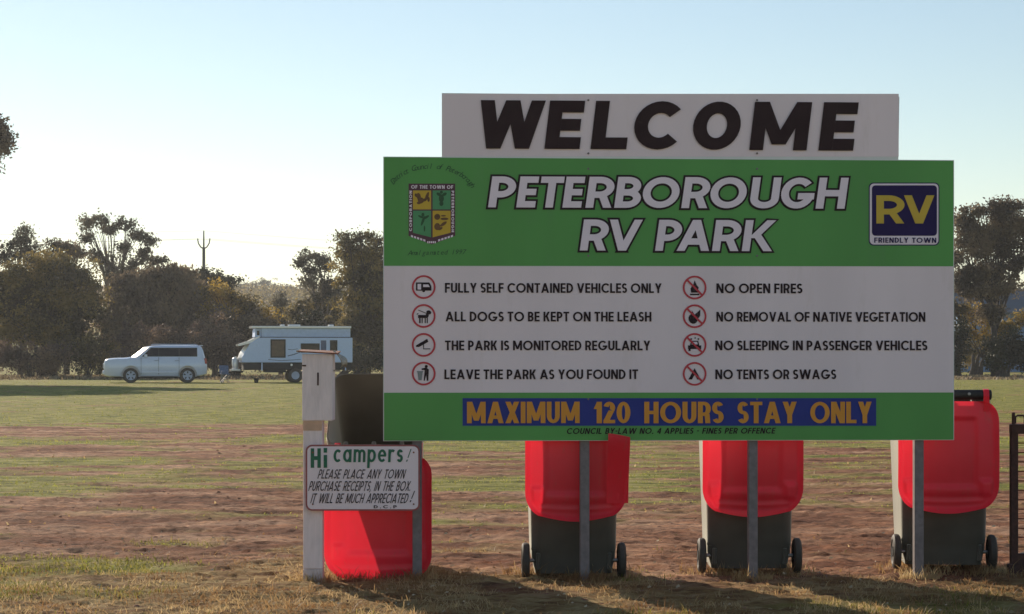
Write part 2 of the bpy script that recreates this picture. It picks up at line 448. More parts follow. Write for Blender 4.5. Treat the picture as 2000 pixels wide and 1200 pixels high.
def glyph(ch, w, t):
    """pieces and advance of a capital of height 1 with stem w and bar t"""
    r_, d, a = g_rect, g_diag, g_arc
    h = w * 0.58
    if ch == ' ': return [], 0.30
    if ch == 'A': W = .74 + w * .6; return [d(h, 0, W / 2, 1, w), d(W - h, 0, W / 2, 1, w), r_(W * .26, .20, W * .74, .20 + t)], W
    if ch in 'BPR':
        W = .50 + w * .45 + (0.03 if ch == 'R' else 0)
        yl = .5 - t / 2 if ch == 'B' else .40 - t / 2 + .02
        ry = (1 - yl) / 2; rx = min(ry, W * .6); cx = W - rx - (.03 if ch == 'B' else 0)
        P = [r_(0, 0, w, 1), r_(w, 1 - t, cx, 1), r_(w, yl, cx, yl + t), a(cx, yl + ry, rx, ry, -90, 90, w, t)]
        if ch == 'B':
            ry2 = (.5 + t / 2) / 2; rx2 = min(ry2, W * .6); cx2 = W - rx2
            P += [r_(w, 0, cx2, t), r_(w, yl, cx2, yl + t), a(cx2, ry2, rx2, ry2, -90, 90, w, t)]
        if ch == 'R': P += [d(W - h, 0, w + .06 + h, yl + t * .6, w)]
        return P, W
    if ch == 'C': rx = .43 + w * .25; return [a(rx, .5, rx, .5, 42, 318, w, t)], rx * 1.74
    if ch == 'G': rx = .43 + w * .25; return [a(rx, .5, rx, .5, 42, 360, w, t), r_(rx * 1.02, .5 - t, 2 * rx, .5 + .001)], rx * 2
    if ch == 'D': W = .62 + w * .4; rx = .46; return [r_(0, 0, w, 1), r_(w, 1 - t, W - rx, 1), r_(w, 0, W - rx, t), a(W - rx, .5, rx, .5, -90, 90, w, t)], W
    if ch in 'EFL':
        W = .44 + w * .45; P = [r_(0, 0, w, 1)]
        if ch in 'EF': P += [r_(w, 1 - t, W, 1), r_(w, .5 - t / 2, W * .95, .5 + t / 2)]
        if ch in 'EL': P += [r_(w, 0, W, t)]
        return P, W
    if ch == 'H': W = .56 + w * .6; return [r_(0, 0, w, 1), r_(W - w, 0, W, 1), r_(w, .5 - t / 2, W - w, .5 + t / 2)], W
    if ch == 'I': return [r_(0, 0, w, 1)], w
    if ch == 'K': W = .54 + w * .6; return [r_(0, 0, w, 1), d(w + h * .4, .42, W - h, 1, w), d(W - h, 0, w + h * 1.1, .54, w)], W
    if ch == 'M': W = .76 + w * .9; return [r_(0, 0, w, 1), r_(W - w, 0, W, 1), d(h, 1, W / 2, .12, w * .95), d(W - h, 1, W / 2, .12, w * .95)], W
    if ch == 'N': W = .60 + w * .6; return [r_(0, 0, w, 1), r_(W - w, 0, W, 1), d(h, 1, W - h, 0, w)], W
    if ch == 'O': rx = .46 + w * .25; return [a(rx, .5, rx, .5, 0, 360, w, t)], rx * 2
    if ch == '0': rx = .28 + w * .2; return [a(rx, .5, rx, .5, 0, 360, w, t)], rx * 2
    if ch == 'S':
        W = .46 + w * .45; rx = W / 2; ry = .25 + t / 4
        return [a(rx, 1 - ry, rx, ry, 28, 270, w, t), a(rx, ry, rx, ry, -152, 90, w, t)], W
    if ch == 'T': W = .50 + w * .5; return [r_(W / 2 - w / 2, 0, W / 2 + w / 2, 1 - t), r_(0, 1 - t, W, 1)], W
    if ch == 'U': W = .54 + w * .6; rx = W / 2; return [r_(0, rx, w, 1), r_(W - w, rx, W, 1), a(rx, rx, rx, rx, 180, 360, w, t)], W
    if ch == 'V': W = .68 + w * .6; return [d(h, 1, W / 2, 0, w), d(W - h, 1, W / 2, 0, w)], W
    if ch == 'W':
        W = 1.02 + w * 1.1; q = W / 4
        return [d(h, 1, q + h * .3, 0, w), d(W / 2, 1, q + h * .3, 0, w), d(W / 2, 1, W - q - h * .3, 0, w), d(W - h, 1, W - q - h * .3, 0, w)], W
    if ch == 'X': W = .60 + w * .6; return [d(h, 0, W - h, 1, w), d(W - h, 0, h, 1, w)], W
    if ch == 'Y': W = .60 + w * .6; return [r_(W / 2 - w / 2, 0, W / 2 + w / 2, .46), d(W / 2, .40, h, 1, w), d(W / 2, .40, W - h, 1, w)], W
    if ch == '1': return [r_(.20, 0, .20 + w, 1), d(.02 + h, .66, .20 + w / 2, 1, w * .8)], .20 + w
    if ch == '2': W = .46 + w * .4; rx = W / 2; return [a(rx, 1 - rx, rx, rx, -35, 165, w, t), d(h, t * .8, W - h * 1.2, 1 - rx * 1.45, w), r_(0, 0, W, t)], W
    if ch == '4': W = .60; return [r_(W * .62, 0, W * .62 + w, 1), r_(0, .22, W, .22 + t), d(h * .8, .25, W * .62 + w * .3, 1, w * .8)], W
    if ch == '-': return [r_(.02, .40, .30, .40 + t)], .32
    if ch == '.': return [r_(0, 0, w, w)], w
    if ch == ',': return [d(0, -.14, w * .6, .14, w * .8)], w
    if ch == '!': return [r_(w * .1, .30, w * .9, 1), r_(0, 0, w, w * 1.0)], w
    # small letters used on the hand-painted notice
    x = .66; r2 = x / 2
    if ch == 'c': return [a(r2 * .85, r2, r2 * .85, r2, 45, 315, w, t)], r2 * 1.55
    if ch == 'a': return [a(r2 * .85, r2, r2 * .85, r2, 0, 360, w, t), r_(r2 * 1.7 - w, 0, r2 * 1.7, x)], r2 * 1.7
    if ch == 'm': W = .80; k = W / 4 + w / 4; return [r_(0, 0, w, x), a(k, x - k, k, k, 0, 180, w, t), r_(2 * k - w, 0, 2 * k, x - k), a(3 * k - w, x - k, k, k, 0, 180, w, t), r_(4 * k - 2 * w, 0, 4 * k - w, x - k)], 4 * k - w
    if ch == 'p': return [r_(0, -.30, w, x), a(r2 * .85, r2, r2 * .85, r2, 0, 360, w, t)], r2 * 1.7
    if ch == 'e': return [a(r2 * .85, r2, r2 * .85, r2, 0, 318, w, t), r_(w * .6, r2 - t / 2 + .02, r2 * 1.7 - .02, r2 + t / 2)], r2 * 1.7
    if ch == 'r': return [r_(0, 0, w, x), a(r2 * .8, x - r2 * .8, r2 * .8, r2 * .8, 50, 180, w, t)], r2 * 1.35
    if ch == 's': q = x * .25 + t / 4; return [a(.20, x - q, .20, q, 20, 270, w, t), a(.20, q, .20, q, -160, 90, w, t)], .40
    if ch == 'i': return [r_(0, 0, w, x), r_(0, x + .12, w, x + .12 + w)], w
    return [r_(0, 0, .4, 1)], .4


def poly_grow(P, e):
    n = len(P); out = []
    for i in range(n):
        p0, p1, p2 = Vector(P[i - 1]), Vector(P[i]), Vector(P[(i + 1) % n])
        d1 = (p1 - p0).normalized(); d2 = (p2 - p1).normalized()
        n1 = Vector((d1.y, -d1.x)); n2 = Vector((d2.y, -d2.x))
        b = n1 + n2
        k = max(b.length_squared / 2, .5)
        out.append(tuple(p1 + b / k * e))
    return out


def write(mb, text, origin, height, width, weight, bar=None, slant=0.0, gap=0.14, grow=0.0, base_y=0.0, U=(1, 0), thick=0.0012, space=None, fit=None, rise=0.0):
    """write text on a plane: origin (x, z) baseline start, x to the right and z up, raised toward -y"""
    bar = bar or weight * .88
    if fit:                      # keep the stems at their true weight whatever the letter's width
        w0 = weight
        for _ in range(8):
            adv = glyph(text, weight, bar)[1]; weight = .5 * weight + .5 * w0 * adv * height / width
    lay = []; x = 0
    for ch in text:
        P, adv = glyph(ch, weight, bar)
        if ch == ' ' and space: adv = space
        lay.append((P, x)); x += adv + gap
    nat = x - gap
    sx = width / (nat * height) if width else 1.0
    H = height
    for gi, (P, gx) in enumerate(lay):
        for k, (kind, dat) in enumerate(P):
            yy = base_y - thick * (1 + (gi % 2)) - 0.00018 * k - 0.0009 * (gi % 2)
            e = grow / H
            if kind == 'p':
                poly = [(q[0] + gx, q[1]) for q in dat]
                if e: poly = poly_grow([(a * sx, b) for a, b in poly], e); poly = [(a / sx, b) for a, b in poly]
                pts = []
                for a, b in poly:
                    X = (a + slant / sx * b) * sx * H; Z = b * H
                    pts.append((origin[0] + X * U[0] - Z * U[1], yy, origin[1] + X * U[1] + Z * U[0] + rise * X))
                mb.add(pts, [tuple(range(len(pts)))])
            else:
                cx, cy, rx, ry, a0, a1, w, t = dat
                n = max(6, int(abs(a1 - a0) / 12))
                if a1 - a0 < 359: da = math.degrees(e / max(rx, ry)) ; a0 -= da; a1 += da
                pts = []
                for i in range(n + 1):
                    A_ = R(a0 + (a1 - a0) * i / n)
                    for (qx, qy) in ((rx + e / sx, ry + e), (rx - w - e / sx, ry - t - e)):
                        qx = max(qx, .001); qy = max(qy, .001)
                        a = gx + cx + qx * math.cos(A_); b = cy + qy * math.sin(A_)
                        X = (a + slant / sx * b) * sx * H; Z = b * H
                        pts.append((origin[0] + X * U[0] - Z * U[1], yy, origin[1] + X * U[1] + Z * U[0] + rise * X))
                mb.add(pts, [(2 * i, 2 * i + 2, 2 * i + 3, 2 * i + 1) for i in range(n)])
    return mb


# ------------------------------------------------------------------ ground
BAND_Y = np.array([6, 8.8, 10.2, 10.9, 11.6, 12.4, 13.5, 15.5, 18.0, 19.3, 20.5, 22.0, 22.9, 24.2, 25.0, 26.5, 28.5, 31, 33.5, 36, 40, 60, 140, 400])
BAND_T = np.array([.5, .45, .28, .14, .08, .06, .10, .12, .16, .50, .64, .64, .42, .72, .60, .34, .66, .62, .22, .20, .80, .92, .9, .5])
BAND_S = np.array([.6, .6, .8, .95, .9, .55, .25, .05, .05, .1, .2, .2, .1, .1, .1, .0, .1, .1, .0, .0, .2, .3, .5, .3])


def turf(x, y):
    n = fbm(x * .35 + 5, y * .9 + 3, 4) * .62 + fbm(x * 1.3, y * 1.9, 4) * .38
    yy = y + (fbm(x * .12 + 40, y * .1, 3) - .5) * y * .16
    b = np.interp(yy, BAND_Y, BAND_T)
    return sstep(1 - b - .22, 1 - b + .24, (n - .5) * 2.3 + .5)


def straw(x, y):
    n = fbm(x * .9 + 15, y * .9 + 13, 4)
    b = np.interp(y, BAND_Y, BAND_S)
    return sstep(1 - b - .12, 1 - b + .15, (n - .5) * 1.4 + .5) * .9


def hill(x, y):
    r = sstep(190, 540, y) * (18 + 3 * (fbm(x / 90 + 3, y / 120 + 2, 3) - .5) * 2) * (1 - .55 * sstep(20, 160, x))
    return r


def gh(x, y):
    x = np.asarray(x, float); y = np.asarray(y, float)
    near = np.clip(1.6 - y / 90, 0.25, 1)
    rough = 1 - .6 * turf(x, y)
    h = (fbm(x * 1.1, y * 1.4, 3) - .5) * .025 + (fbm(x * 6, y * 8 + 7, 3) - .5) * .028 * rough + (fbm(x * 15, y * 18 + 7, 3) - .5) * .030 * rough
    h = h + (np.abs(fbm(x * .5 + 3, y * 2.2, 3) - .5)) * .06 * rough
    return h * near + hill(x, y) - .018


rows = [-30, -15, -5, 1, 4]
yv = 1250.0 / 2000 * 1024
yp = 1240.0
while yp > 733:
    rows.append(EYE * F / (yp - 698)); yp -= 0.95
y_ = rows[-1]
while y_ < 1500: y_ *= 1.012; rows.append(min(y_, 1500))
rows = np.array(rows)
cu = np.concatenate([-np.geomspace(3.2, .30, 30)[:-1], np.linspace(-.30, .30, 640), np.geomspace(.30, 3.2, 30)[1:]])
RR, UU = np.meshgrid(rows, cu, indexing='ij')
GX = UU * np.maximum(RR, 12.0)
GX = np.clip(GX, -1200, 1200)
GY = RR
GZ = gh(GX, GY)
nr, nc = GX.shape
me = bpy.data.meshes.new('ground')
me.vertices.add(nr * nc)
me.vertices.foreach_set('co', np.stack([GX, GY, GZ], -1).astype(np.float32).ravel())
ii = np.arange(nr * nc).reshape(nr, nc)
q = np.stack([ii[:-1, :-1], ii[:-1, 1:], ii[1:, 1:], ii[1:, :-1]], -1).reshape(-1, 4)
me.loops.add(q.size); me.loops.foreach_set('vertex_index', q.ravel().astype(np.int32))
me.polygons.add(len(q)); me.polygons.foreach_set('loop_start', np.arange(0, q.size, 4, dtype=np.int32))
me.update(calc_edges=True)
me.polygons.foreach_set('use_smooth', np.ones(len(q), bool))
a_ = me.attributes.new('turf', 'FLOAT', 'POINT'); a_.data.foreach_set('value', turf(GX, GY).astype(np.float32).ravel())
a_ = me.attributes.new('straw', 'FLOAT', 'POINT'); a_.data.foreach_set('value', straw(GX, GY).astype(np.float32).ravel())
tag(obj('ground', me, M['earth']), kind='structure')


def G(x, y): return float(gh(np.array([x]), np.array([y]))[0])


def fast_mesh(name, V, Fq):
    me = bpy.data.meshes.new(name)
    k = Fq.shape[1]
    me.vertices.add(len(V)); me.vertices.foreach_set('co', V.astype(np.float32).ravel())
    me.loops.add(Fq.size); me.loops.foreach_set('vertex_index', Fq.astype(np.int32).ravel())
    me.polygons.add(len(Fq)); me.polygons.foreach_set('loop_start', np.arange(0, Fq.size, k, dtype=np.int32))
    me.update(calc_edges=True)
    return me


def blades(x, y, h, w, lean=.5):
    """grass blades as narrow bent triangles pairs"""
    n = len(x); z = gh(x, y) - .003
    a = rng.uniform(0, 2 * np.pi, n); f = rng.uniform(0, np.pi, n)
    ln = rng.uniform(.1, lean, n) * h
    dx = np.cos(f) * w / 2; dy = np.sin(f) * w / 2
    V = np.empty((n, 5, 3))
    V[:, 0] = np.stack([x - dx, y - dy, z], -1); V[:, 1] = np.stack([x + dx, y + dy, z], -1)
    mx, my = x + np.cos(a) * ln * .4, y + np.sin(a) * ln * .4
    V[:, 2] = np.stack([mx + dx * .8, my + dy * .8, z + h * .6], -1); V[:, 3] = np.stack([mx - dx * .8, my - dy * .8, z + h * .6], -1)
    V[:, 4] = np.stack([x + np.cos(a) * ln, y + np.sin(a) * ln, z + h], -1)
    b = np.arange(n)[:, None] * 5
    T = np.concatenate([b + [0, 1, 2], b + [0, 2, 3], b + [3, 2, 4]], 0)
    return V.reshape(-1, 3), T


def scatter(ymin, ymax, n, fn, u=.33, tuft=1.0):
    y = np.exp(rng.uniform(np.log(ymin), np.log(ymax), n)); x = rng.uniform(-u, u, n) * y
    p = fn(x, y) * np.clip((fbm(x * 3.1 + 9, y * 3.1, 2) - .25) * 2.2 * tuft, 0, 1)
    k = rng.random(n) < p
    return x[k], y[k]


def grass_obj(name, sets, material):
    Vs = []; Ts = []; b = 0
    for x, y, h, w, lean in sets:
        V, T = blades(x, y, h, w, lean); Vs.append(V); Ts.append(T + b); b += len(V)
    return tag(obj(name, fast_mesh(name, np.concatenate(Vs), np.concatenate(Ts)), material), kind='stuff')


sets = []; far = []
x, y = scatter(9.0, 14, 90000, turf); sets.append((x, y, rng.gamma(4, .0045, len(x)) + .006, .0050, 1.1))
x, y = scatter(12, 34, 60000, turf); far.append((x, y, rng.uniform(.006, .022, len(x)), .0006 * y, 1.1))
x, y = scatter(30, 110, 40000, turf); far.append((x, y, rng.uniform(.008, .03, len(x)), .0006 * y, 1.1))
g = grass_obj('grass', sets, M['green_grass']); tag(g, 'short green grass growing in bands across the paddock', 'grass')
g = grass_obj('far_grass', far, M['far_grass']); tag(g, 'bright yellow-green grass patches farther across the paddock', 'grass')
sets = []
x, y = scatter(9.0, 13.5, 80000, straw); sets.append((x, y, rng.gamma(3, .006, len(x)) + .005, .0042, 1.8))
x, y = scatter(12, 30, 12000, lambda a, b: straw(a, b) * .5 + .04); sets.append((x, y, rng.uniform(.01, .03, len(x)), .001 * y, 1.2))
for (fx, fy, fr, fn) in [(-.535, 11.56, .10, 420), (.41, 11.58, .10, 420), (1.37, 11.66, .10, 420), (2.33, 11.72, .10, 420), (-1.11, 11.50, .12, 600)] + [(.35, 11.95, .34, 900), (1.39, 12.05, .34, 900), (2.54, 12.10, .34, 900), (-.72, 11.75, .32, 900), (2.98, 11.9, .25, 500)]:
    a = rng.uniform(0, 6.283, fn); q_ = fr * rng.uniform(.25, 1.3, fn) ** .7
    sets.append((fx + q_ * np.cos(a), fy + q_ * np.sin(a) * .8, rng.gamma(3, .010, fn) + .01, .0042, 1.2))
g = grass_obj('dry_grass', sets, M['dry_grass']); tag(g, 'straw coloured dry grass on the red earth under the sign', 'dry grass')
# clods and crumbs of earth with long shadows
n = 2600
y = np.exp(rng.uniform(np.log(9.3), np.log(30), n)); x = rng.uniform(-.31, .31, n) * y
k = rng.random(n) < (1.05 - turf(x, y)) * np.clip((fbm(x * .8, y * .8 + 31, 3) - .35) * 4, .05, 1)
x, y = x[k], y[k]; n = len(x)
s = (rng.gamma(2, .0018, n) + .003) * np.clip(y / 12, 1, 1.6)
base = np.array([(1, 0, -.3), (-.5, .87, -.3), (-.5, -.87, -.3), (.45, .5, .5), (-.6, .1, .6), (.2, -.6, .45)])
P = base[None] * (s[:, None, None] * rng.uniform(.6, 1.4, (n, 6, 3))) * np.array([1.5, 1.2, .8])
P += np.stack([x, y, gh(x, y)], -1)[:, None]
tri = np.array([(3, 4, 5), (0, 3, 5), (0, 1, 3), (1, 4, 3), (1, 2, 4), (2, 5, 4), (2, 0, 5)])
T = (np.arange(n)[:, None, None] * 6 + tri[None]).reshape(-1, 3)
M['clod'] = mat('clod', (0.32, 0.17, 0.11), .95, .4, 3, spec=.1)
tag(obj('earth_clods', fast_mesh('earth_clods', P.reshape(-1, 3), T), M['clod']), 'small reddish clods and crumbs scattered on bare earth', 'earth clods', kind='stuff')


# pale leaf litter and chips near the sign
n = 450
y = rng.uniform(10, 15, n); x = rng.uniform(-.31, .31, n) * y
P = np.array([(-1, 0, 0), (0, -.5, 0), (1, 0, .1), (0, .5, .25)])[None] * (rng.uniform(.003, .011, n)[:, None, None] * np.array([1.6, 1, 1]))
a = rng.uniform(0, 6.28, n)[:, None]
P = np.stack([P[..., 0] * np.cos(a) - P[..., 1] * np.sin(a), P[..., 0] * np.sin(a) + P[..., 1] * np.cos(a), P[..., 2] * 3 + rng.uniform(.1, 1, n)[:, None] * P[..., 1]], -1)
P += np.stack([x, y, gh(x, y) + .010], -1)[:, None]
M['litter'] = mat('litter', (0.55, 0.44, 0.30), .9, .3, 5, spec=.05)
tag(obj('leaf_litter', fast_mesh('leaf_litter', P.reshape(-1, 3), np.arange(n * 4).reshape(n, 4)), M['litter']), 'pale dry leaves and chips scattered near the sign posts', 'leaf litter', kind='stuff')


# ------------------------------------------------------------------ trees
def leaf_cloud(centres, sig, per, size, droop=0.0, stretch=1.0):
    n = len(centres) * per
    C = np.repeat(centres, per, 0)
    S = np.repeat(sig, per)[:, None] if hasattr(sig, '__len__') else sig
    P = C + rng.normal(0, 1, (n, 3)) * S * np.array([1, 1, .75])
    s = size * rng.uniform(.5, 1.5, n)
    a = rng.normal(0, 1, (n, 3)); a[:, 2] -= droop * 2
    a /= np.linalg.norm(a, axis=1)[:, None]
    b = np.cross(a, rng.normal(0, 1, (n, 3))); b /= np.linalg.norm(b, axis=1)[:, None]
    V = np.empty((n, 4, 3))
    V[:, 0] = P - a * s[:, None] * stretch; V[:, 2] = P + a * s[:, None] * stretch
    V[:, 1] = P - b * s[:, None] * .55; V[:, 3] = P + b * s[:, None] * .55
    return V.reshape(-1, 3), np.arange(n * 4).reshape(n, 4)


def tree(name, label, bx, by, depth, clumps, leaf, bark='bark', size=.11, dens=1.0, trunk=.16, cat='tree', group=None, droop=0.0, sig=.30, fill=1.0, stem_n=1, lean=0.0):
    """clumps: (photo x, photo y, half width, half height) of the crown's masses seen at this depth"""
    k = depth / F
    X0 = (bx - 1000) * k
    base = Vector((X0, depth, G(X0, depth) - .05))
    root = empty(name, base, 0, label, cat, group)
    bx0 = np.array(base)
    cs = []; cc = []
    for (cx, cy, rx, ry) in clumps:
        c = np.array([(cx - 1000) * k, depth + rng.uniform(-.35, .35) * rx * k, EYE + (698 - cy) * k])
        r3 = np.array([rx * k, max(rx, ry) * k * .85, ry * k])
        vol = r3[0] * r3[1] * r3[2]
        m_ = int(max(8, 26 * fill * (r3[0] * r3[2]) + 4.0 * fill * vol))
        d = rng.normal(0, 1, (m_, 3)); d /= np.linalg.norm(d, axis=1)[:, None]
        rad = rng.random(m_) ** .42 * (0.78 + .50 * rng.random(m_) ** 2)
        cs.append(c + d * rad[:, None] * r3)
        cc.append((c, r3))
    C = np.concatenate(cs) - bx0
    C = C[C[:, 2] > .15]
    V, Q = leaf_cloud(C, rng.uniform(.45, 1.25, len(C)) * sig * .82, int(62 * dens), size * .72, droop)
    V[:, 2] = np.maximum(V[:, 2], .02)
    obj('crown', fast_mesh('crown', V, Q), M[leaf], root)
    # trunk and limbs
    mb = MB()
    top = np.mean([c for c, r in cc], axis=0) - bx0
    for s_ in range(stem_n):
        ox = (s_ - (stem_n - 1) / 2) * trunk * 2.2
        th = max(1.0, top[2] * (.55 if stem_n == 1 else .4))
        pts = []
        for i in range(6):
            f = i / 5
            pts.append((ox + top[0] * f * .55 + lean * f + math.sin(f * 5 + s_) * .12 * f, math.cos(f * 4) * .1 * f, th * f))
        mb.tube(pts, [trunk * (1.25 - .6 * i / 5) for i in range(6)], 8)
        tip = Vector(pts[-1])
    lb = MB()
    for c, r3 in cc:
        c = Vector(c - bx0); 
        if c.z < 1.0: continue
        st = Vector(pts[random.choice((3, 4, 5))])
        if st.z > c.z: st = Vector(pts[2])
        mid = (st + c) / 2 + Vector((random.uniform(-.3, .3), random.uniform(-.3, .3), .25 * (c - st).length * .4))
        rt = trunk * .5 * min(1, .5 + float(r3[0]) / 4)
        lb.tube([st, (st * .6 + mid * .4), mid, (mid + c) / 2, c], [rt, rt * .85, rt * .65, rt * .5, rt * .3], 6)
        for j in range(5):
            e = c + Vector((random.uniform(-1, 1) * r3[0], random.uniform(-1, 1) * r3[1], random.uniform(-.3, 1) * r3[2])) * .85
            m2 = (mid + e) / 2 + Vector((0, 0, .1))
            lb.tube([mid, m2, e], [rt * .45, rt * .3, rt * .12], 4)
    tr_ = mb.build('trunk', M[bark], root, smooth=True)
    if lb.v: lb.build('limbs', M[bark], root, smooth=True)
    return root


TG = 'trees behind the camping ground'
# the tall open gum and its neighbours on the left
tree('gum_tree', 'tallest open gum tree left of the power pole, sky showing between its clumps', 222, 735, 145,
     [(168, 437, 13, 11), (198, 434, 24, 11), (215, 447, 22, 12), (172, 462, 15, 13), (246, 440, 22, 12), (262, 462, 20, 14), (240, 482, 16, 12),
      (290, 470, 13, 9), (282, 497, 22, 14), (308, 510, 20, 10), (205, 512, 18, 16), (186, 500, 12, 10), (222, 535, 22, 20), (255, 520, 26, 18)],
     'leaf_grey', 'pale_bark', size=.13, dens=1.1, trunk=.22, sig=.30)
tree('gum_tree', 'wispy grey gum at far left rising behind the olive wattle', 40, 735, 140,
     [(45, 452, 16, 12), (38, 470, 26, 14), (55, 485, 28, 14), (18, 480, 20, 10), (8, 500, 20, 16), (68, 500, 16, 12), (30, 505, 22, 14)], 'leaf_grey', 'pale_bark', size=.12, dens=.85, trunk=.18, sig=.34)
tree('gum_tree', 'low flat topped gum between the wispy gum and the tallest gum', 130, 735, 142,
     [(108, 477, 18, 9), (132, 480, 24, 11), (152, 494, 18, 12), (120, 495, 24, 12)], 'leaf_brown', size=.13, dens=1.2, trunk=.18)
tree('wattle_tree', 'big rounded olive wattle filling the left edge of the photo', 92, 735, 130,
     [(92, 520, 66, 32), (40, 545, 50, 38), (150, 545, 48, 36), (10, 580, 45, 50), (95, 585, 80, 50), (165, 600, 45, 48), (60, 640, 70, 42), (130, 655, 62, 40), (8, 650, 30, 45)],
     'leaf_olive', size=.12, dens=1.25, trunk=.2, sig=.36, fill=1.1, stem_n=3)
tree('sheoak_tree', 'dark brownish she-oak with drooping foliage behind the white wagon', 290, 735, 133,
     [(300, 545, 44, 28), (345, 545, 40, 26), (250, 570, 40, 34), (310, 595, 62, 40), (375, 585, 38, 44), (270, 640, 60, 48), (350, 645, 60, 48), (225, 640, 34, 50)],
     'leaf_brown', size=.15, dens=1.2, trunk=.18, droop=.9, sig=.34, fill=1.05, stem_n=3)
tree('pine_tree', 'flat dark tree crown at the foot of the power pole', 420, 735, 150,
     [(395, 535, 22, 10), (425, 543, 26, 11), (445, 556, 22, 12), (380, 560, 26, 22), (420, 580, 40, 24)], 'leaf_dark', size=.14, dens=1.3, trunk=.18)
tree('wattle_tree', 'golden topped wattle with drooping right side, left of the caravan', 440, 735, 131,
     [(420, 572, 30, 18), (455, 588, 34, 20), (490, 605, 32, 20), (430, 610, 46, 26), (520, 625, 26, 20)],
     'leaf_gold', size=.12, dens=1.2, trunk=.16, sig=.30, stem_n=3)
tree('wattle_tree', 'dark lower wattle beneath the golden one, between wagon and caravan', 450, 735, 129,
     [(425, 640, 44, 40), (480, 645, 44, 40), (530, 650, 32, 34), (400, 680, 36, 40), (455, 690, 40, 34), (510, 695, 36, 28)],
     'leaf_brown', size=.12, dens=1.1, trunk=.14, sig=.34, stem_n=4)
tree('cypress_tree', 'narrow grey-green tree standing in the dip below the far hill', 548, 735, 150,
     [(546, 585, 14, 14), (548, 605, 18, 18), (550, 630, 22, 24)], 'leaf_grey', size=.12, dens=1.2, trunk=.14)
tree('wattle_tree', 'sunlit olive bushy wattle just above the caravan roof', 620, 735, 140,
     [(580, 612, 26, 18), (615, 600, 34, 20), (650, 606, 26, 24), (600, 640, 40, 30), (650, 650, 36, 34)], 'leaf_olive', size=.12, dens=1.15, trunk=.14, stem_n=3)
tree('round_shrub', 'dark green rounded shrub peeping above the caravan roof', 606, 735, 134,
     [(606, 622, 28, 14), (600, 640, 32, 16), (612, 660, 30, 22)], 'leaf_dark', size=.12, dens=1.4, trunk=.12, cat='shrub', stem_n=3)
tree('gum_tree', 'airy gum reaching left from the dense tree beside the big sign', 640, 735, 136,
     [(600, 498, 20, 9), (585, 515, 12, 8), (618, 505, 24, 13), (612, 530, 26, 12), (640, 520, 18, 14), (600, 552, 16, 9), (632, 552, 26, 16), (625, 580, 26, 16), (655, 575, 24, 24)],
     'leaf_grey', 'pale_bark', size=.12, dens=.95, trunk=.16, sig=.28)
tree('sheoak_tree', 'tall dense brown-green she-oak at the left edge of the big sign', 705, 735, 128,
     [(672, 473, 22, 13), (705, 468, 26, 12), (740, 470, 24, 13), (690, 495, 42, 22), (735, 500, 40, 26), (700, 535, 50, 32), (750, 545, 44, 36), (705, 585, 52, 40), (755, 600, 44, 44),
      (700, 640, 48, 46), (750, 660, 50, 44), (715, 695, 50, 34)],
     'leaf_olive', size=.12, dens=1.25, trunk=.24, droop=.5, sig=.32, fill=1.05, stem_n=2)
tree('gum_tree', 'dark gum whose crown fills the sky right of the big sign', 1943, 735, 128,
     [(1880, 425, 22, 12), (1905, 412, 24, 13), (1938, 405, 24, 12), (1975, 404, 26, 12), (1960, 425, 34, 16), (1900, 450, 34, 22), (1945, 455, 34, 22), (1990, 440, 30, 26), (1880, 475, 20, 16),
      (1920, 490, 26, 18), (1965, 485, 30, 20), (1905, 530, 34, 20), (1945, 530, 28, 22), (1900, 565, 36, 20), (1948, 570, 22, 20), (2030, 450, 36, 34), (2020, 490, 30, 20), (1870, 505, 18, 16), (1985, 520, 26, 16), (1935, 610, 30, 18), (1880, 545, 24, 22), (1975, 555, 20, 14), (1925, 470, 30, 20)],
     'leaf_brown', size=.13, dens=1.35, trunk=.22, sig=.36, fill=1.25)
tree('wattle_tree', 'brown-gold bushy wattle below the dark gum, right of the sign', 1905, 735, 135,
     [(1890, 610, 30, 18), (1925, 625, 28, 20), (1960, 640, 30, 20), (1885, 640, 26, 22), (1925, 655, 34, 18), (1995, 625, 20, 16), (1855, 600, 30, 30)], 'leaf_gold', size=.12, dens=.9, trunk=.14, stem_n=3)
tree('round_shrub', 'blackish rounded shrub low at the right edge, near the gum trunk', 1958, 735, 126,
     [(1950, 672, 28, 20), (1985, 668, 28, 24), (1965, 695, 36, 26), (2005, 695, 26, 28), (1940, 705, 20, 20)], 'leaf_dark', size=.11, dens=1.5, trunk=.1, cat='shrub', stem_n=4)
tree('round_shrub', 'blackish shrub half hidden by the right edge of the sign', 1868, 735, 126,
     [(1868, 655, 24, 24), (1860, 690, 28, 34), (1872, 712, 20, 16)], 'leaf_dark', size=.11, dens=1.5, trunk=.1, cat='shrub', stem_n=3)
tree('gum_tree', 'gum tree hidden behind the middle of the big sign', 1200, 735, 150,
     [(1150, 520, 40, 30), (1210, 500, 44, 30), (1260, 530, 40, 30), (1200, 560, 60, 40), (1210, 620, 60, 40)], 'leaf_grey', size=.14, dens=1.0, trunk=.22)
tree('gum_tree', 'gum tree hidden behind the right half of the big sign', 1560, 735, 145,
     [(1500, 500, 44, 30), (1570, 480, 50, 30), (1640, 510, 44, 30), (1570, 560, 70, 44), (1560, 620, 64, 44)], 'leaf_brown', size=.14, dens=1.0, trunk=.22)
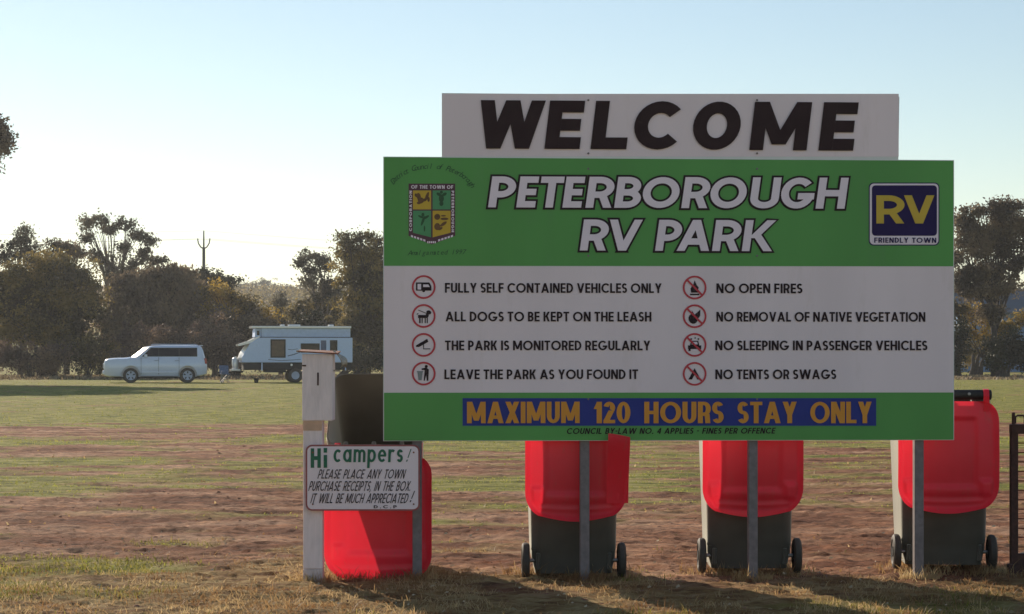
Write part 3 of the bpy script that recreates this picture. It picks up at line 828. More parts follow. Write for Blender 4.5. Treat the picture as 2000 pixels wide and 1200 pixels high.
tree('gum_tree', 'nearer gum whose crown tip enters the frame high at the left edge', -175, 750, 110,
     [(-20, 268, 34, 26), (2, 262, 18, 26), (4, 284, 17, 15), (-70, 240, 50, 34), (-40, 330, 34, 26), (-130, 270, 60, 44), (-110, 340, 60, 40), (-190, 300, 60, 44), (-170, 230, 50, 34), (-220, 360, 60, 40), (-140, 400, 60, 34), (-60, 390, 44, 26), (-60, 300, 50, 40), (-240, 270, 50, 40), (-330, 190, 70, 44), (-400, 140, 80, 50), (-470, 100, 70, 44), (-300, 250, 70, 44), (-380, 220, 70, 44), (-300, 120, 90, 40), (-420, 70, 90, 40), (-240, 160, 70, 40), (-520, 150, 80, 50)],
     'leaf_brown', size=.14, dens=1.5, trunk=.34, fill=1.3)
# twiggy undergrowth along the foot of the trees
for i, (bx_, d_, cl, lf, lb) in enumerate([
    (60, 125, [(20, 695, 44, 26), (70, 700, 44, 24), (110, 698, 40, 26), (50, 715, 40, 14), (95, 716, 36, 14), (5, 712, 30, 18)], 'twig', 'brown twiggy scrub under the olive wattle at far left'),
    (170, 126, [(150, 690, 34, 30), (190, 680, 34, 36), (220, 698, 30, 28), (165, 714, 34, 16), (205, 714, 30, 16)], 'leaf_olive', 'olive scrub just left of the white wagon bonnet'),
    (300, 124, [(260, 675, 38, 42), (310, 670, 40, 44), (350, 690, 34, 34), (240, 705, 34, 24), (380, 700, 30, 26)], 'twig', 'reddish twiggy scrub rising behind the wagon roof'),
    (420, 124, [(390, 670, 30, 46), (425, 670, 30, 48), (455, 682, 30, 40), (440, 708, 34, 20)], 'twig', 'reddish reedy scrub between wagon and caravan'),
    (660, 124, [(690, 700, 26, 26), (720, 705, 26, 22), (745, 700, 20, 24)], 'leaf_dark', 'dark low scrub just right of the caravan tail'),
    (1900, 140, [(1890, 700, 20, 16), (1915, 690, 26, 12), (1880, 680, 20, 20), (1925, 665, 26, 20), (1960, 650, 26, 20)], 'leaf_olive', 'olive scrub under the gum at the right of the sign')]):
    tree('scrub_bush', lb, bx_, 735, d_, cl, lf, size=.10, dens=1.1, trunk=.05, cat='shrub', group='scrub along the foot of the trees', droop=-.4, sig=.3, stem_n=5, fill=1.1)

# trees standing on the far hill: one built, the rest copied with their parts
first = None
hill_spots = [(478, 820, 1.0), (492, 810, 1.15), (515, 800, 1.5), (523, 830, 1.2), (538, 815, .9), (558, 800, .8), (470, 760, .8), (600, 800, 1.0), (455, 780, 1.1)]
for i, (sx_, d_, sc_) in enumerate(hill_spots):
    d_ = 535 + (d_ - 800) * .5; X_ = (sx_ - 1000) / F * d_
    if first is None:
        root = empty('hill_tree', (0, 0, 0))
        c = rng.normal(0, 1, (34, 3)) * np.array([1.9, 1.9, 1.0]) + np.array([0, 0, 4.2])
        V, Q = leaf_cloud(c, .55, 14, .34)
        obj('crown', fast_mesh('crown', V, Q), M['leaf_dark'], root)
        mb = MB(); mb.tube([(0, 0, -.3), (.1, 0, 2), (0, .1, 4)], [.3, .25, .12], 7); mb.build('trunk', M['bark'], root, smooth=True)
        first = root; o = root
    else:
        o = copy_tree(first)
    o.location = (X_, d_, G(X_, d_)); o.rotation_euler = (0, 0, i * 1.3); o.scale = (sc_ * .42, sc_ * .42, sc_ * .36)
    tag(o, 'small hazy tree on the crest of the far hill', 'tree', 'trees on the far hill')
# scrub covering the hillside
n = 2600
y = rng.uniform(250, 540, n); x = rng.uniform(-.18, .0, n) * y
C = np.stack([x, y, gh(x, y) + .5], -1)
V, Q = leaf_cloud(C, rng.uniform(.5, 1.1, n), 16, .3)
tag(obj('hill_scrub', fast_mesh('hill_scrub', V, Q), M['leaf_olive']), 'distant scrub covering the hazy hillside', 'scrub', kind='stuff')
# dry grass verge at the foot of the trees
n = 16000
y = rng.uniform(114, 140, n); x = rng.uniform(-.30, .30, n) * y
V, T = blades(x, y, rng.uniform(.05, .22, n) * (.4 + fbm(x * .3, y * .3, 3)), .10, .8)
tag(obj('long_dry_grass', fast_mesh('long_dry_grass', V, T), M['verge_grass']), 'long straw coloured grass along the foot of the trees', 'dry grass', kind='stuff')

# ------------------------------------------------------------------ power pole and wires
D_ = 170.0
k_ = D_ / F
pb = px(398, 735, D_); pb.z = G(pb.x, D_)
pp = empty('power_pole', pb, 0, 'tall grey power pole with three upright insulator arms rising above the trees', 'power pole')
ht = (698 - 484) * k_ + EYE - pb.z
mb = MB(); mb.tube([(0, 0, 0), (0, 0, ht)], [.17, .12], 10); mb.build('pole', M['pole_grey'], pp, smooth=40)
mb = MB(); mb.tube([(0, 0, ht), (0, 0, ht + 33 * k_)], [.075, .05], 8); mb.build('insulator', M['pole_grey'], pp, smooth=40)
for s_ in (-1, 1):
    mb = MB()
    mb.tube([(0, 0, ht - .1), (s_ * 6 * k_, 0, ht + .05), (s_ * 10.5 * k_, 0, ht + .35), (s_ * 12 * k_, 0, ht + .75)], [.06, .055, .05, .05], 8)
    a_ = mb.build('arm', M['pole_grey'], pp, smooth=40)
    mb = MB(); mb.tube([(s_ * 12 * k_, 0, ht + .75), (s_ * 12 * k_, 0, ht + 17 * k_)], .075, 8)
    mb.build('insulator', M['pole_grey'], a_, smooth=40)
mb = MB(); mb.tube([(-.25, 0, ht - 2.9), (.25, 0, ht - 2.9)], .05, 6); mb.build('step_bracket', M['pole_grey'], pp)
pw = empty('power_line', pb, 0, 'thin overhead wires crossing the pale sky at the power pole', 'power line')
for (ox, oz) in ((0, ht + 33 * k_), (-12 * k_, ht + 17 * k_), (12 * k_, ht + 17 * k_)):
    for s_ in (-1, 1):
        ex, ey = (s_ * 90, s_ * 38)
        mb = MB()
        pts = []
        for i in range(25):
            f = i / 24
            pts.append((ox + ex * f, ey * f, oz - 5.0 * f * (1 - f) - (0.6 * f if s_ > 0 else 0)))
        mb.tube(pts, .008, 5); mb.build('wire', M['wire'], pw)

# ------------------------------------------------------------------ blue shed at the right, beyond the trees
sp = px(1985, 700, 175)
sh = empty('shed', (sp.x + 2, 175, G(sp.x, 175)), 0, 'long blue metal shed with dark roof half hidden behind the right trees', 'shed')
mb = MB(); mb.box(-7, 16, 0, 9, 0, 4.9); mb.build('wall', M['shed_wall'], sh)
for i in range(38):
    x0 = -6.9 + i * .6
    MB().box(x0, x0 + .12, -.04, -.001, .02, 4.88).build('rib', M['shed_wall'], sh)
mb = MB(); mb.prism_y([(-7.4, 4.92), (16.4, 4.92), (16.4, 5.1), (-7.4, 5.1)], -.5, .2); mb.build('gutter', M['shed_roof'], sh)
mb = MB(); mb.add([(-7.4, -.5, 5.11), (16.4, -.5, 5.11), (16.4, 4.5, 7.3), (-7.4, 4.5, 7.3), (16.4, 9.5, 5.0), (-7.4, 9.5, 5.0)], [(0, 1, 2, 3), (3, 2, 4, 5)])
mb.build('roof', M['shed_roof'], sh)

# ------------------------------------------------------------------ welcome sign
SD = 11.52
SA = math.atan2(SD * .016, 3.21)
sx0 = (748.5 - 1000) / F * SD
sign = empty('welcome_sign', (sx0, SD, 0), SA, 'large green and white two-panel welcome sign on four grey posts', 'sign')
BW = 3.256


def bs(x):
    k = (x - 1000.0) / F
    return (SD * k - sx0) / (math.cos(SA) - k * math.sin(SA))
def bz(x, y): return EYE + (698 - y) / F * (SD + bs(x) * math.sin(SA))
def bp_(x, y): return (bs(x), bz(x, y))


U_ = BW / 1115.0      # metres per photo pixel on the board


def plate(x0, y0, x1, y1, y=0.0, n=.001):
    """thin sheet covering photo rectangle, its face y metres towards the camera"""
    mb = MB()
    p = [bp_(x0, y1), bp_(x1, y1), bp_(x1, y0), bp_(x0, y0)]
    mb.add([(a, -y, b) for a, b in p], [(0, 1, 2, 3)])
    return mb


def outline_plate(pts, y):
    mb = MB(); mb.add([(a, -y, b) for a, b in pts], [tuple(range(len(pts)))]); return mb


mb = MB(); mb.prism_y([bp_(748.5, 862), bp_(1863.5, 860), bp_(1863.5, 313), bp_(748.5, 306)], 0, .018)
rules = mb.build('rules_board', M['panel_white'], sign, bevel=.001)
mb = MB(); mb.prism_y([bp_(863, 306.9), bp_(1755, 312.4), bp_(1757, 189), bp_(863, 182)], .003, .019)
wel = mb.build('welcome_board', M['panel_white'], sign, bevel=.001)
plate(864, 183.5, 1755.5, 306, -.0025).build('printed_face', M['white_print'], wel)
mb = MB(); mb.add([(a, -.0015, b) for a, b in (bp_(750, 519.5), bp_(1862, 520.5), bp_(1862, 314.5), bp_(750, 307.5))], [(0, 1, 2, 3)])
mb.build('green_band', M['green_print'], rules)
plate(750, 521, 1862, 766.5, .0012).build('white_band', M['white_print'], rules)
mb = MB(); mb.add([(a, -.0015, b) for a, b in (bp_(750, 861), bp_(1862, 859), bp_(1862, 767), bp_(750, 767.5))], [(0, 1, 2, 3)])
mb.build('green_band', M['green_print'], rules)


def line(parent, text, x0, x1, ybase, ytop, weight, material, slant=0, gap=.14, grow=0, base=.003, bar=None, space=None, label=None, name='lettering', yb2=None, fit=None):
    """one line of lettering placed by the photo box of its capitals"""
    o0 = bp_(x0, ybase); H = bz(x0, ytop) - bz(x0, ybase)
    if fit: o0 = (o0[0] - slant * H * {'W': 1, 'V': 1, 'T': .9, 'O': .35, 'C': .35, 'G': .35}.get(text, 0), o0[1])
    W_ = bs(x1) - bs(x0) - slant * H * ({'O': .30, 'C': .35, 'G': .35, 'L': .0, 'A': .0, 'U': .75, 'R': .45, 'B': .65, 'P': .8, 'K': .8, 'W': 0, 'V': 0, 'T': 0}.get(text, 1) if fit else 1)
    mb = MB(); rise = 0
    if yb2 is not None: rise = (bz(x1, yb2) - o0[1]) / (bs(x1) - bs(x0))
    write(mb, text, o0, H, W_, weight, bar, slant, gap, grow, -base, space=space, rise=rise, fit=fit)
    o = mb.build(name, M[material], parent)
    if label: o['label'] = label
    return o


def letters(parent, spec, ybase, ytop, weight, material, slant, bar, base, grow=0.0, slope=0.0, xref=0, name='letter'):
    for k, (ch, x0, x1) in enumerate(spec):
        dy = slope * (x0 - xref)
        line(parent, ch, x0, x1, ybase + dy, ytop + dy, weight, material, slant, 0, grow, base + .0012 * (k % 2), bar, name=name, yb2=ybase + slope * (x1 - xref), fit=True)


letters(wel, [('W', 937, 1068), ('E', 1063, 1143), ('L', 1153, 1223), ('C', 1237, 1328), ('O', 1352, 1448), ('M', 1463, 1586), ('E', 1598, 1677)], 290.5, 196, .285, 'black_print', .12, .245, .004, slope=.006, xref=938)
for spec, yb, yt in (([('P', 953, 1009), ('E', 1008, 1053), ('T', 1057, 1102), ('E', 1098, 1143), ('R', 1143, 1198), ('B', 1199, 1254), ('O', 1254, 1328), ('R', 1330, 1385), ('O', 1386, 1459), ('U', 1462, 1524), ('G', 1524, 1592), ('H', 1592, 1657)], 405.5, 345),
                     ([('R', 1132, 1187), ('V', 1190, 1256), ('P', 1279, 1333), ('A', 1320, 1385), ('R', 1390, 1446), ('K', 1448, 1514)], 489, 428.5)):
    letters(rules, spec, yb, yt, .25, 'text_print', .14, .205, .003, grow=4.0 * U_, slope=.004, xref=953, name='letter_outline')
    letters(rules, spec, yb, yt, .25, 'letter_white', .14, .205, .0085, slope=.004, xref=953)
rows_t = [('FULLY SELF CONTAINED VEHICLES ONLY', 869, 1292, 572, 553), ('ALL DOGS TO BE KEPT ON THE LEASH', 870, 1272, 628, 609),
          ('THE PARK IS MONITORED REGULARLY', 869, 1270, 684.5, 665.5), ('LEAVE THE PARK AS YOU FOUND IT', 868, 1246, 741, 722),
          ('NO OPEN FIRES', 1399, 1567, 573, 554), ('NO REMOVAL OF NATIVE VEGETATION', 1399, 1807, 628.5, 609.5),
          ('NO SLEEPING IN PASSENGER VEHICLES', 1397, 1811, 684.5, 665.5), ('NO TENTS OR SWAGS', 1397, 1633, 741, 722)]
for t_, x0, x1, yb, yt in rows_t:
    line(rules, t_, x0, x1, yb, yt, .20, 'text_print', 0, .10, base=.003, space=.20, label='dark capitals reading ' + t_)
plate(903.5, 778, 1711, 832, .0035).build('blue_strip', M['blue_strip'], rules)
for wd, x0, x1 in (('MAXIMUM', 912, 1132), ('120', 1157, 1231), ('HOURS', 1258, 1413), ('STAY', 1440, 1556), ('ONLY', 1582, 1702)):
    line(rules, wd, x0, x1, 827, 785, .25, 'orange_print', 0, .07, base=.006, bar=.16, label='orange capitals reading ' + wd)
line(rules, 'COUNCIL BY-LAW NO. 4 APPLIES - FINES PER OFFENCE', 1106, 1515, 848, 836.5, .19, 'text_print', .22, .13, base=.003, space=.30, label='small dark slanting line about council by-law')

# RV emblem
def rr_px(x0, y0, x1, y1, r, n=5):
    pts = rrect((x1 - x0), (y1 - y0), r, n, (x0 + x1) / 2, (y0 + y1) / 2)
    return [bp_(a, b) for a, b in pts][::-1]


em = outline_plate(rr_px(1696.5, 357, 1834.5, 480, 9), .003).build('emblem', M['navy_print'], rules)
outline_plate(rr_px(1698.5, 359, 1832.5, 478, 8), .0042).build('emblem_border', M['letter_white'], em)
outline_plate(rr_px(1702.5, 362.5, 1829.5, 461, 7), .0054).build('emblem_field', M['navy_print'], em)
letters(em, [('R', 1711, 1766), ('V', 1764, 1825)], 437, 382, .27, 'yellow_print', 0, .20, .0065)
line(em, 'FRIENDLY TOWN', 1707, 1828, 474.5, 464.5, .20, 'navy_print', 0, .16, base=.0058, space=.3)

# town crest
def shield(g_):
    p = [(798 - g_, 359 - g_), (889 + g_, 359 - g_), (889 + g_, 461 + g_ * .6), (843.5, 478 + g_), (798 - g_, 461 + g_ * .6)]
    return [bp_(a, b) for a, b in p][::-1]


cr_ = outline_plate(shield(0), .003).build('crest', M['maroon_print'], rules)
mb = MB()
for xa, ya, xb, yb in ((806.5, 372.5, 842, 409.5), ): mb.add([(a, -.0045, b) for a, b in (bp_(xa, yb), bp_(xb, yb), bp_(xb, ya), bp_(xa, ya))], [(0, 1, 2, 3)])
mb.add([(a, -.0045, b) for a, b in (bp_(845, 464), bp_(880, 455), bp_(880, 412), bp_(845, 412))], [(0, 1, 2, 3)])
mb.build('yellow_quarters', M['crest_yellow'], cr_)
mb = MB()
mb.add([(a, -.0045, b) for a, b in (bp_(845, 409.5), bp_(880, 409.5), bp_(880, 372.5), bp_(845, 372.5))], [(0, 1, 2, 3)])
mb.add([(a, -.0045, b) for a, b in (bp_(806.5, 455), bp_(842, 464), bp_(842, 412), bp_(806.5, 412))], [(0, 1, 2, 3)])
mb.build('green_quarters', M['crest_green'], cr_)


def blobs(mb, lst, y, dy=.00015):
    for i, (cx, cy, rx, ry, ang) in enumerate(lst):
        pts = []
        for k in range(12):
            a = 2 * math.pi * k / 12; dx = rx * math.cos(a); dz = ry * math.sin(a)
            pts.append(bp_(cx + dx * math.cos(R(ang)) - dz * math.sin(R(ang)), cy - dx * math.sin(R(ang)) - dz * math.cos(R(ang))))
        mb.add([(a, -y - dy * i, b) for a, b in pts], [tuple(range(12))])
    return mb


blobs(MB(), [(818, 385, 4, 8, 10), (822, 392, 6, 6, 0), (813, 382, 3, 4, 30), (834, 384, 3, 9, -20), (829, 391, 5, 3, 20), (837, 390, 2.5, 5, 0), (818, 397, 4, 2.5, 0)], .0055).build('crest_figure', M['brown_print'], cr_)
blobs(MB(), [(862, 388, 5, 8, 0), (862, 398, 4, 5, 0), (857, 380, 5, 3, -30), (868, 380, 5, 3, 30), (862, 376, 3, 3, 0)], .0055).build('crest_figure', M['dark_green_print'], cr_)
blobs(MB(), [(826, 432, 2.5, 10, -20), (832, 425, 7, 2.5, 30), (822, 424, 6, 2, -25), (829, 447, 1.5, 6, 0), (826, 420, 3, 4, 0)], .0055).build('crest_figure', M['dark_green_print'], cr_)
blobs(MB(), [(854, 424, 6, 6, 0), (854, 443, 6, 7, 0), (868, 428, 8, 2.5, 0), (866, 438, 8, 3, 35), (860, 447, 5, 2.5, 30), (866, 422, 5, 1.6, 0)], .0055).build('crest_figure', M['brown_print'], cr_)
line(cr_, 'OF THE TOWN OF', 803, 885, 369, 362, .22, 'letter_white', 0, .16, base=.0045, space=.30)
# the two upright words of the border, one reading up and one reading down
mb = MB(); o0 = bp_(804.5, 452); write(mb, 'CORPORATION', o0, 5.0 * U_, 78 * U_, .24, None, 0, .2, 0, -.0045, U=(0, 1)); mb.build('lettering', M['letter_white'], cr_)
mb = MB(); o0 = bp_(881.8, 373); write(mb, 'PETERBOROUGH', o0, 5.0 * U_, 80 * U_, .24, None, 0, .2, 0, -.0045, U=(0, -1)); mb.build('lettering', M['letter_white'], cr_)
mb = MB()
for xa, ya, xb, yb in ((802, 461, 832, 471), (834, 473.5, 852, 473.5), (855, 470.5, 886, 460.5)):
    for k in range(5):
        f0, f1 = (k + .1) / 5, (k + .8) / 5
        q_ = [(xa + (xb - xa) * f0, ya + (yb - ya) * f0 + 2), (xa + (xb - xa) * f1, ya + (yb - ya) * f1 + 2), (xa + (xb - xa) * f1, ya + (yb - ya) * f1 - 2), (xa + (xb - xa) * f0, ya + (yb - ya) * f0 - 2)]
        mb.add([(a, -.0046, b) for a, b in (bp_(*p) for p in q_)], [(0, 1, 2, 3)])
mb.build('motto', M['letter_white'], cr_)


def script_text(text, size, spots, parent, material, shear=.3, base=.003):
    """blender's built-in letters, one mesh for the line, each letter at (x, z, angle)"""
    mb = MB(); dg = bpy.context.evaluated_depsgraph_get()
    for ch, (x, z, a) in zip(text, spots):
        if ch == ' ': continue
        cu_ = bpy.data.curves.new('t', 'FONT'); cu_.body = ch; cu_.size = size; cu_.shear = shear; cu_.resolution_u = 2
        to = bpy.data.objects.new('t', cu_); COL.objects.link(to)
        dg = bpy.context.evaluated_depsgraph_get()
        em_ = to.evaluated_get(dg).to_mesh()
        vs = [(x + v.co.x * math.cos(a) - v.co.y * math.sin(a), -base, z + v.co.x * math.sin(a) + v.co.y * math.cos(a)) for v in em_.vertices]
        mb.add(vs, [tuple(p.vertices) for p in em_.polygons])
        to.evaluated_get(dg).to_mesh_clear()
        bpy.data.objects.remove(to); bpy.data.curves.remove(cu_)
    return mb.build('lettering', M[material], parent)


T1 = 'District Council of Peterborough'
sp_ = []
for i, ch in enumerate(T1):
    f = i / (len(T1) - 1); A_ = R(158 - 136 * f)
    xx = 842 + 80 * math.cos(A_); yy = 382 - 52 * math.sin(A_)
    q0 = bp_(xx, yy); sp_.append((q0[0], q0[1], A_ - R(90) ))
sp_ = [(a, b, c * .75) for a, b, c in sp_]
script_text(T1, 15 * U_, sp_, cr_, 'dark_green_print')
T2 = 'Amalgamated 1997'
sp_ = [(*bp_(796 + 106 * i / (len(T2) - 1), 499 - 2 * i / 15), .02) for i in range(len(T2))]
script_text(T2, 13.5 * U_, sp_, cr_, 'dark_green_print')


# pictograms
def ring(mb, cx, cy, r, w, y, n=36):
    pts = []
    for k in range(n):
        a = 2 * math.pi * k / n
        for rr_ in (r, r - w):
            p = bp_(cx + rr_ * math.cos(a), cy - rr_ * math.sin(a)); pts.append((p[0], -y, p[1]))
    mb.add(pts, [(2 * k, 2 * ((k + 1) % n), 2 * ((k + 1) % n) + 1, 2 * k + 1) for k in range(n)])


def ppoly(mb, pts, y):
    q_ = [bp_(a, b) for a, b in pts]
    ar = sum(q_[i - 1][0] * q_[i][1] - q_[i][0] * q_[i - 1][1] for i in range(len(q_)))
    if ar < 0: q_ = q_[::-1]
    mb.add([(a, -y, b) for a, b in q_], [tuple(range(len(q_)))])


def pictogram(cx, cy, polys, slash, label, blob=(), light=(), grey=()):
    mb = MB(); ring(mb, cx, cy, 23.2, 3.6, .0048)
    if slash: ppoly(mb, [(cx - 15.2, cy - 12.5), (cx - 12.5, cy - 15.2), (cx + 15.2, cy + 12.5), (cx + 12.5, cy + 15.2)], .0055)
    o = mb.build('pictogram', M['red_print'], rules); o['label'] = label
    mb = MB()
    for i, P in enumerate(polys): ppoly(mb, [(cx + a, cy + b) for a, b in P], .0035 + .0001 * i)
    blobs(mb, [(cx + a, cy + b, c, d, e) for a, b, c, d, e in blob], .0033)
    if mb.v: mb.build('figure', M['text_print'], o)
    if light:
        mb = MB()
        for i, P in enumerate(light): ppoly(mb, [(cx + a, cy + b) for a, b in P], .0042 + .0001 * i)
        mb.build('figure_window', M['letter_white'], o)
    if grey:
        mb = MB()
        for i, P in enumerate(grey): ppoly(mb, [(cx + a, cy + b) for a, b in P], .0040 + .0001 * i)
        mb.build('figure_shade', M['grey_print'], o)


def bxp(x0, y0, x1, y1): return [(x0, y0), (x1, y0), (x1, y1), (x0, y1)]


cxl, cxr = 827.5, 1356.5
pictogram(cxl, 561, [[(-15, -9), (11, -9), (15, -2), (15, 7), (-15, 7)]], False, 'red ring with motorhome', [(0, 7, 3, 3, 0)], light=[bxp(-12, -6, -5, 5), [(-1, -5), (9, -5), (12, 0), (-1, 0)]])
pictogram(cxl, 617.5, [[(-11, -2), (8, -2), (8, 4), (-11, 4)], bxp(-9, 3, -6, 14), bxp(-4, 3, -2, 14), bxp(2, 3, 4, 14), bxp(6, 3, 8, 14), [(-11, -11), (-10, -12), (5, -6), (4, -5)]], False, 'red ring with dog on leash', [(10, -7, 5, 4, -20), (7, -2, 3, 5, 0), (-12, -4, 2, 1, 30)])
pictogram(cxl, 674, [[(-15, 1), (7, -12), (9, -6), (-9, 4), (-15, 4)], bxp(-1, -2, 0.6, 8), bxp(-1, 7, 13, 8.6)], False, 'red ring with security camera')
pictogram(cxl, 730, [[(-4, -10), (5, -12), (10, -8), (9, 14), (6, 14), (5, 2), (2, 14), (0, 14), (2, -7), (-4, -7)]], False, 'red ring with person at bin', [(5, -14, 3, 3, 0)], grey=[[(-12, -3), (-2, -3), (-4, 13), (-10, 13)], bxp(-13, -5, -1, -3)])
pictogram(cxr, 562, [[(-9, 12), (9, 12), (9, 15), (-9, 15)], [(-7, 10), (-8, 2), (-3, -4), (0, -14), (4, -5), (8, 0), (6, 10)]], True, 'red barred ring over camp fire', [(0, 2, 7, 8, 0)])
pictogram(cxr, 618, [[(0, -3), (11, -13), (11, -1), (3, 10)], [(0, -3), (-6, -12), (-2, 4)]], True, 'red barred ring over leaves', [(-3, 5, 9, 10, 20)])
pictogram(cxr, 674, [[(-13, 1), (13, 1), (13, 8), (-13, 8)], [(-9, 1), (-7, -8), (7, -8), (9, 1)], bxp(-12, 7, -8, 12), bxp(8, 7, 12, 12), bxp(-8, -13, -5, -10), bxp(0, -15, 2, -12), bxp(6, -13, 9, -10)], True, 'red barred ring over passenger car', light=[[(-6, -1), (-5, -6), (5, -6), (6, -1)], bxp(-5, 9, 5, 12)])
pictogram(cxr, 730.5, [[(-12, 11), (0, -11), (12, 11), (5, 11), (0, 1), (-5, 11)]], True, 'red barred ring over tent')

# posts behind the boards, and bolt heads
for pxx in (815, 1143, 1472.5, 1797.5):
    c = bs(pxx); w = .0265
    MB().box(c - w, c + w, .022, .022 + 2 * w, -.12, 2.68 if 900 < pxx < 1700 else 2.30).build('post', M['galvanised'], sign, bevel=.004)
for pxx in (1143, 1472.5):
    for yy in (196, 300, 330, 500, 780):
        q0 = bp_(pxx + 6, yy)
        t_b = .0035 if yy < 306 else .0035
        mb = MB(); mb.lathe_y([(-t_b - .003, .003), (-t_b - .002, .006), (-t_b + .002, .006)], (q0[0], .0, q0[1]), 8)
        mb.build('bolt', M['galvanised'], sign)

# ------------------------------------------------------------------ hand-painted notice
ND = 11.40
KN = ND / F
nb = empty('notice_sign', ((597 - 1000) * KN, ND, EYE + (698 - 998) * KN), 0, 'small hand-painted white notice with red border greeting campers, hung low left of the big sign', 'sign')
nw, nh = 223 * KN, 129 * KN


def npt(x, y): return ((x - 597) * KN, (998 - y) * KN)


pts = rrect(nw, nh, .035, 5, nw / 2, nh / 2)
mb = MB(); mb.prism_y(pts, 0, .008); mb.build('panel', M['border_red'], nb)
pts = rrect(nw - .018, nh - .018, .028, 5, nw / 2, nh / 2)
MB().add([(a, -.001, b) for a, b in pts], [tuple(range(len(pts)))]).build('painted_face', M['white_print'], nb)


def nline(text, x0, x1, yb, yt, weight, material, slant, gap=.13, rise=0, space=None, bar=None, label=None):
    H = (yb - yt) * KN; mb = MB()
    write(mb, text, npt(x0, yb), H, (x1 - x0) * KN - slant * H, weight, bar, slant, gap, 0, -.002, rise=rise, space=space)
    o = mb.build('lettering', M[material], nb)
    if label: o['label'] = label


nline('Hi', 607, 639, 914, 876, .24, 'notice_green', .0, .2, label='green painted word Hi', bar=.2)
nline('campers', 651, 788, 903, 865, .17, 'notice_green', .04, .13, label='green painted word campers', bar=.13)
nline('!', 793, 804, 902, 877, .16, 'notice_green', .35)
nline('PLEASE PLACE ANY TOWN', 620, 794, 935, 917, .14, 'text_print', .28, .13, space=.4, label='black hand-lettered line')
nline('PURCHASE RECEIPTS, IN THE BOX.', 602, 806, 959, 940, .14, 'text_print', .28, .13, space=.38, label='black hand-lettered line')
nline('IT WILL BE MUCH APPRECIATED', 606, 800, 983, 964, .14, 'text_print', .28, .13, space=.38, label='black hand-lettered line')
nline('!', 800, 811, 981, 959, .18, 'text_print', .4)
nline('D.C.P', 730, 775, 993, 987, .2, 'text_print', .0, .35)
for (x_, y_) in ((611, 884), (808, 884), (611, 985), (808, 985)):
    q0 = npt(x_, y_)
    mb = MB(); mb.lathe_y([(-.005, .002), (-.004, .005), (-.001, .005)], (q0[0], 0, q0[1]), 8); mb.build('screw', M['rust'], nb)

# ------------------------------------------------------------------ receipt box on its timber post
KB = 11.44 / F
rb = empty('receipt_post', ((611 - 1000) * KB, 11.44, 0), 0, 'white timber post carrying a tall narrow receipt box with rusty lid', 'collection box')
hw = 19 * KB
zt = EYE + (698 - 822) * KB
MB().box(-hw, hw, .0, 2 * hw, .07, zt + .1).build('post', M['white_timber'], rb, bevel=.005)
MB().box(-hw, hw, 0, 2 * hw, -.1, .0695).build('post_foot', M['foot_timber'], rb, bevel=.003)
x0 = (590.5 - 611) * KB; x1 = (650 - 611) * KB; zb = zt; z1 = EYE + (698 - 692) * KB
bxo = MB().box(x0, x1, -.012, .150, zb, z1).build('box', M['white_timber'], rb, bevel=.004)
MB().box((592 - 611) * KB, (629 - 611) * KB, -.0035, -.0008, zb - .055, zb - .003).build('rust_streak', M['rust_tint'], rb)
sl = (621.5 - 611) * KB
MB().box(sl - .0045, sl + .0045, -.0145, -.0125, EYE + (698 - 753) * KB, EYE + (698 - 728) * KB).build('slot', M['rust_dark'], bxo)
MB().box(x0 + .001, x0 + .022, -.0155, -.0125, EYE + (698 - 716) * KB, EYE + (698 - 713) * KB).build('hinge_strap', M['rust_dark'], bxo)
mb = MB()
mb.add([(x0 - .022, -.035, z1 + .012), (x1 + .030, -.03, z1 - .002), (x1 + .03, .17, z1 + .012), (x0 - .022, .17, z1 + .022),
        (x0 - .022, -.035, z1 + .018), (x1 + .030, -.03, z1 + .006), (x1 + .03, .17, z1 + .018), (x0 - .022, .17, z1 + .028)],
       [(0, 3, 2, 1), (4, 5, 6, 7), (0, 1, 5, 4), (1, 2, 6, 5), (2, 3, 7, 6), (3, 0, 4, 7)])
ld = mb.build('lid', M['rust'], rb)
mb = MB(); mb.tube([(x0 - .026, -.03, z1 + .016), (x0 - .024, .16, z1 + .024)], .006, 8); mb.build('lid_edge', M['bent_metal'], ld, smooth=40)
# bent sheet metal flap at the right side
mb = MB(); rows_f = []
for i in range(9):
    f = i / 8
    a = -.4 + 2.6 * f
    rows_f.append([(x1 + .012 + .036 * math.sin(a) + .006 * j, .02 + .02 * j, z1 + .012 - .085 * f + .008 * math.cos(a * 2 + j)) for j in range(5)])
mb.loft(rows_f, False, False, closed=False)
fo = mb.build('bent_flap', M['bent_metal'], rb, smooth=True)
md = fo.modifiers.new('thickness', 'SOLIDIFY'); md.thickness = .003
MB().box(x1 + .001, x1 + .038, .03, .05, z1 - .098, z1 - .088).build('flap_bracket', M['bent_metal'], rb)


# ------------------------------------------------------------------ wheelie bins
def bin_ring(w, d, r, yc, z, n=5): return [(a, b, z) for a, b in rrect(w, d, r, n, 0, yc)]


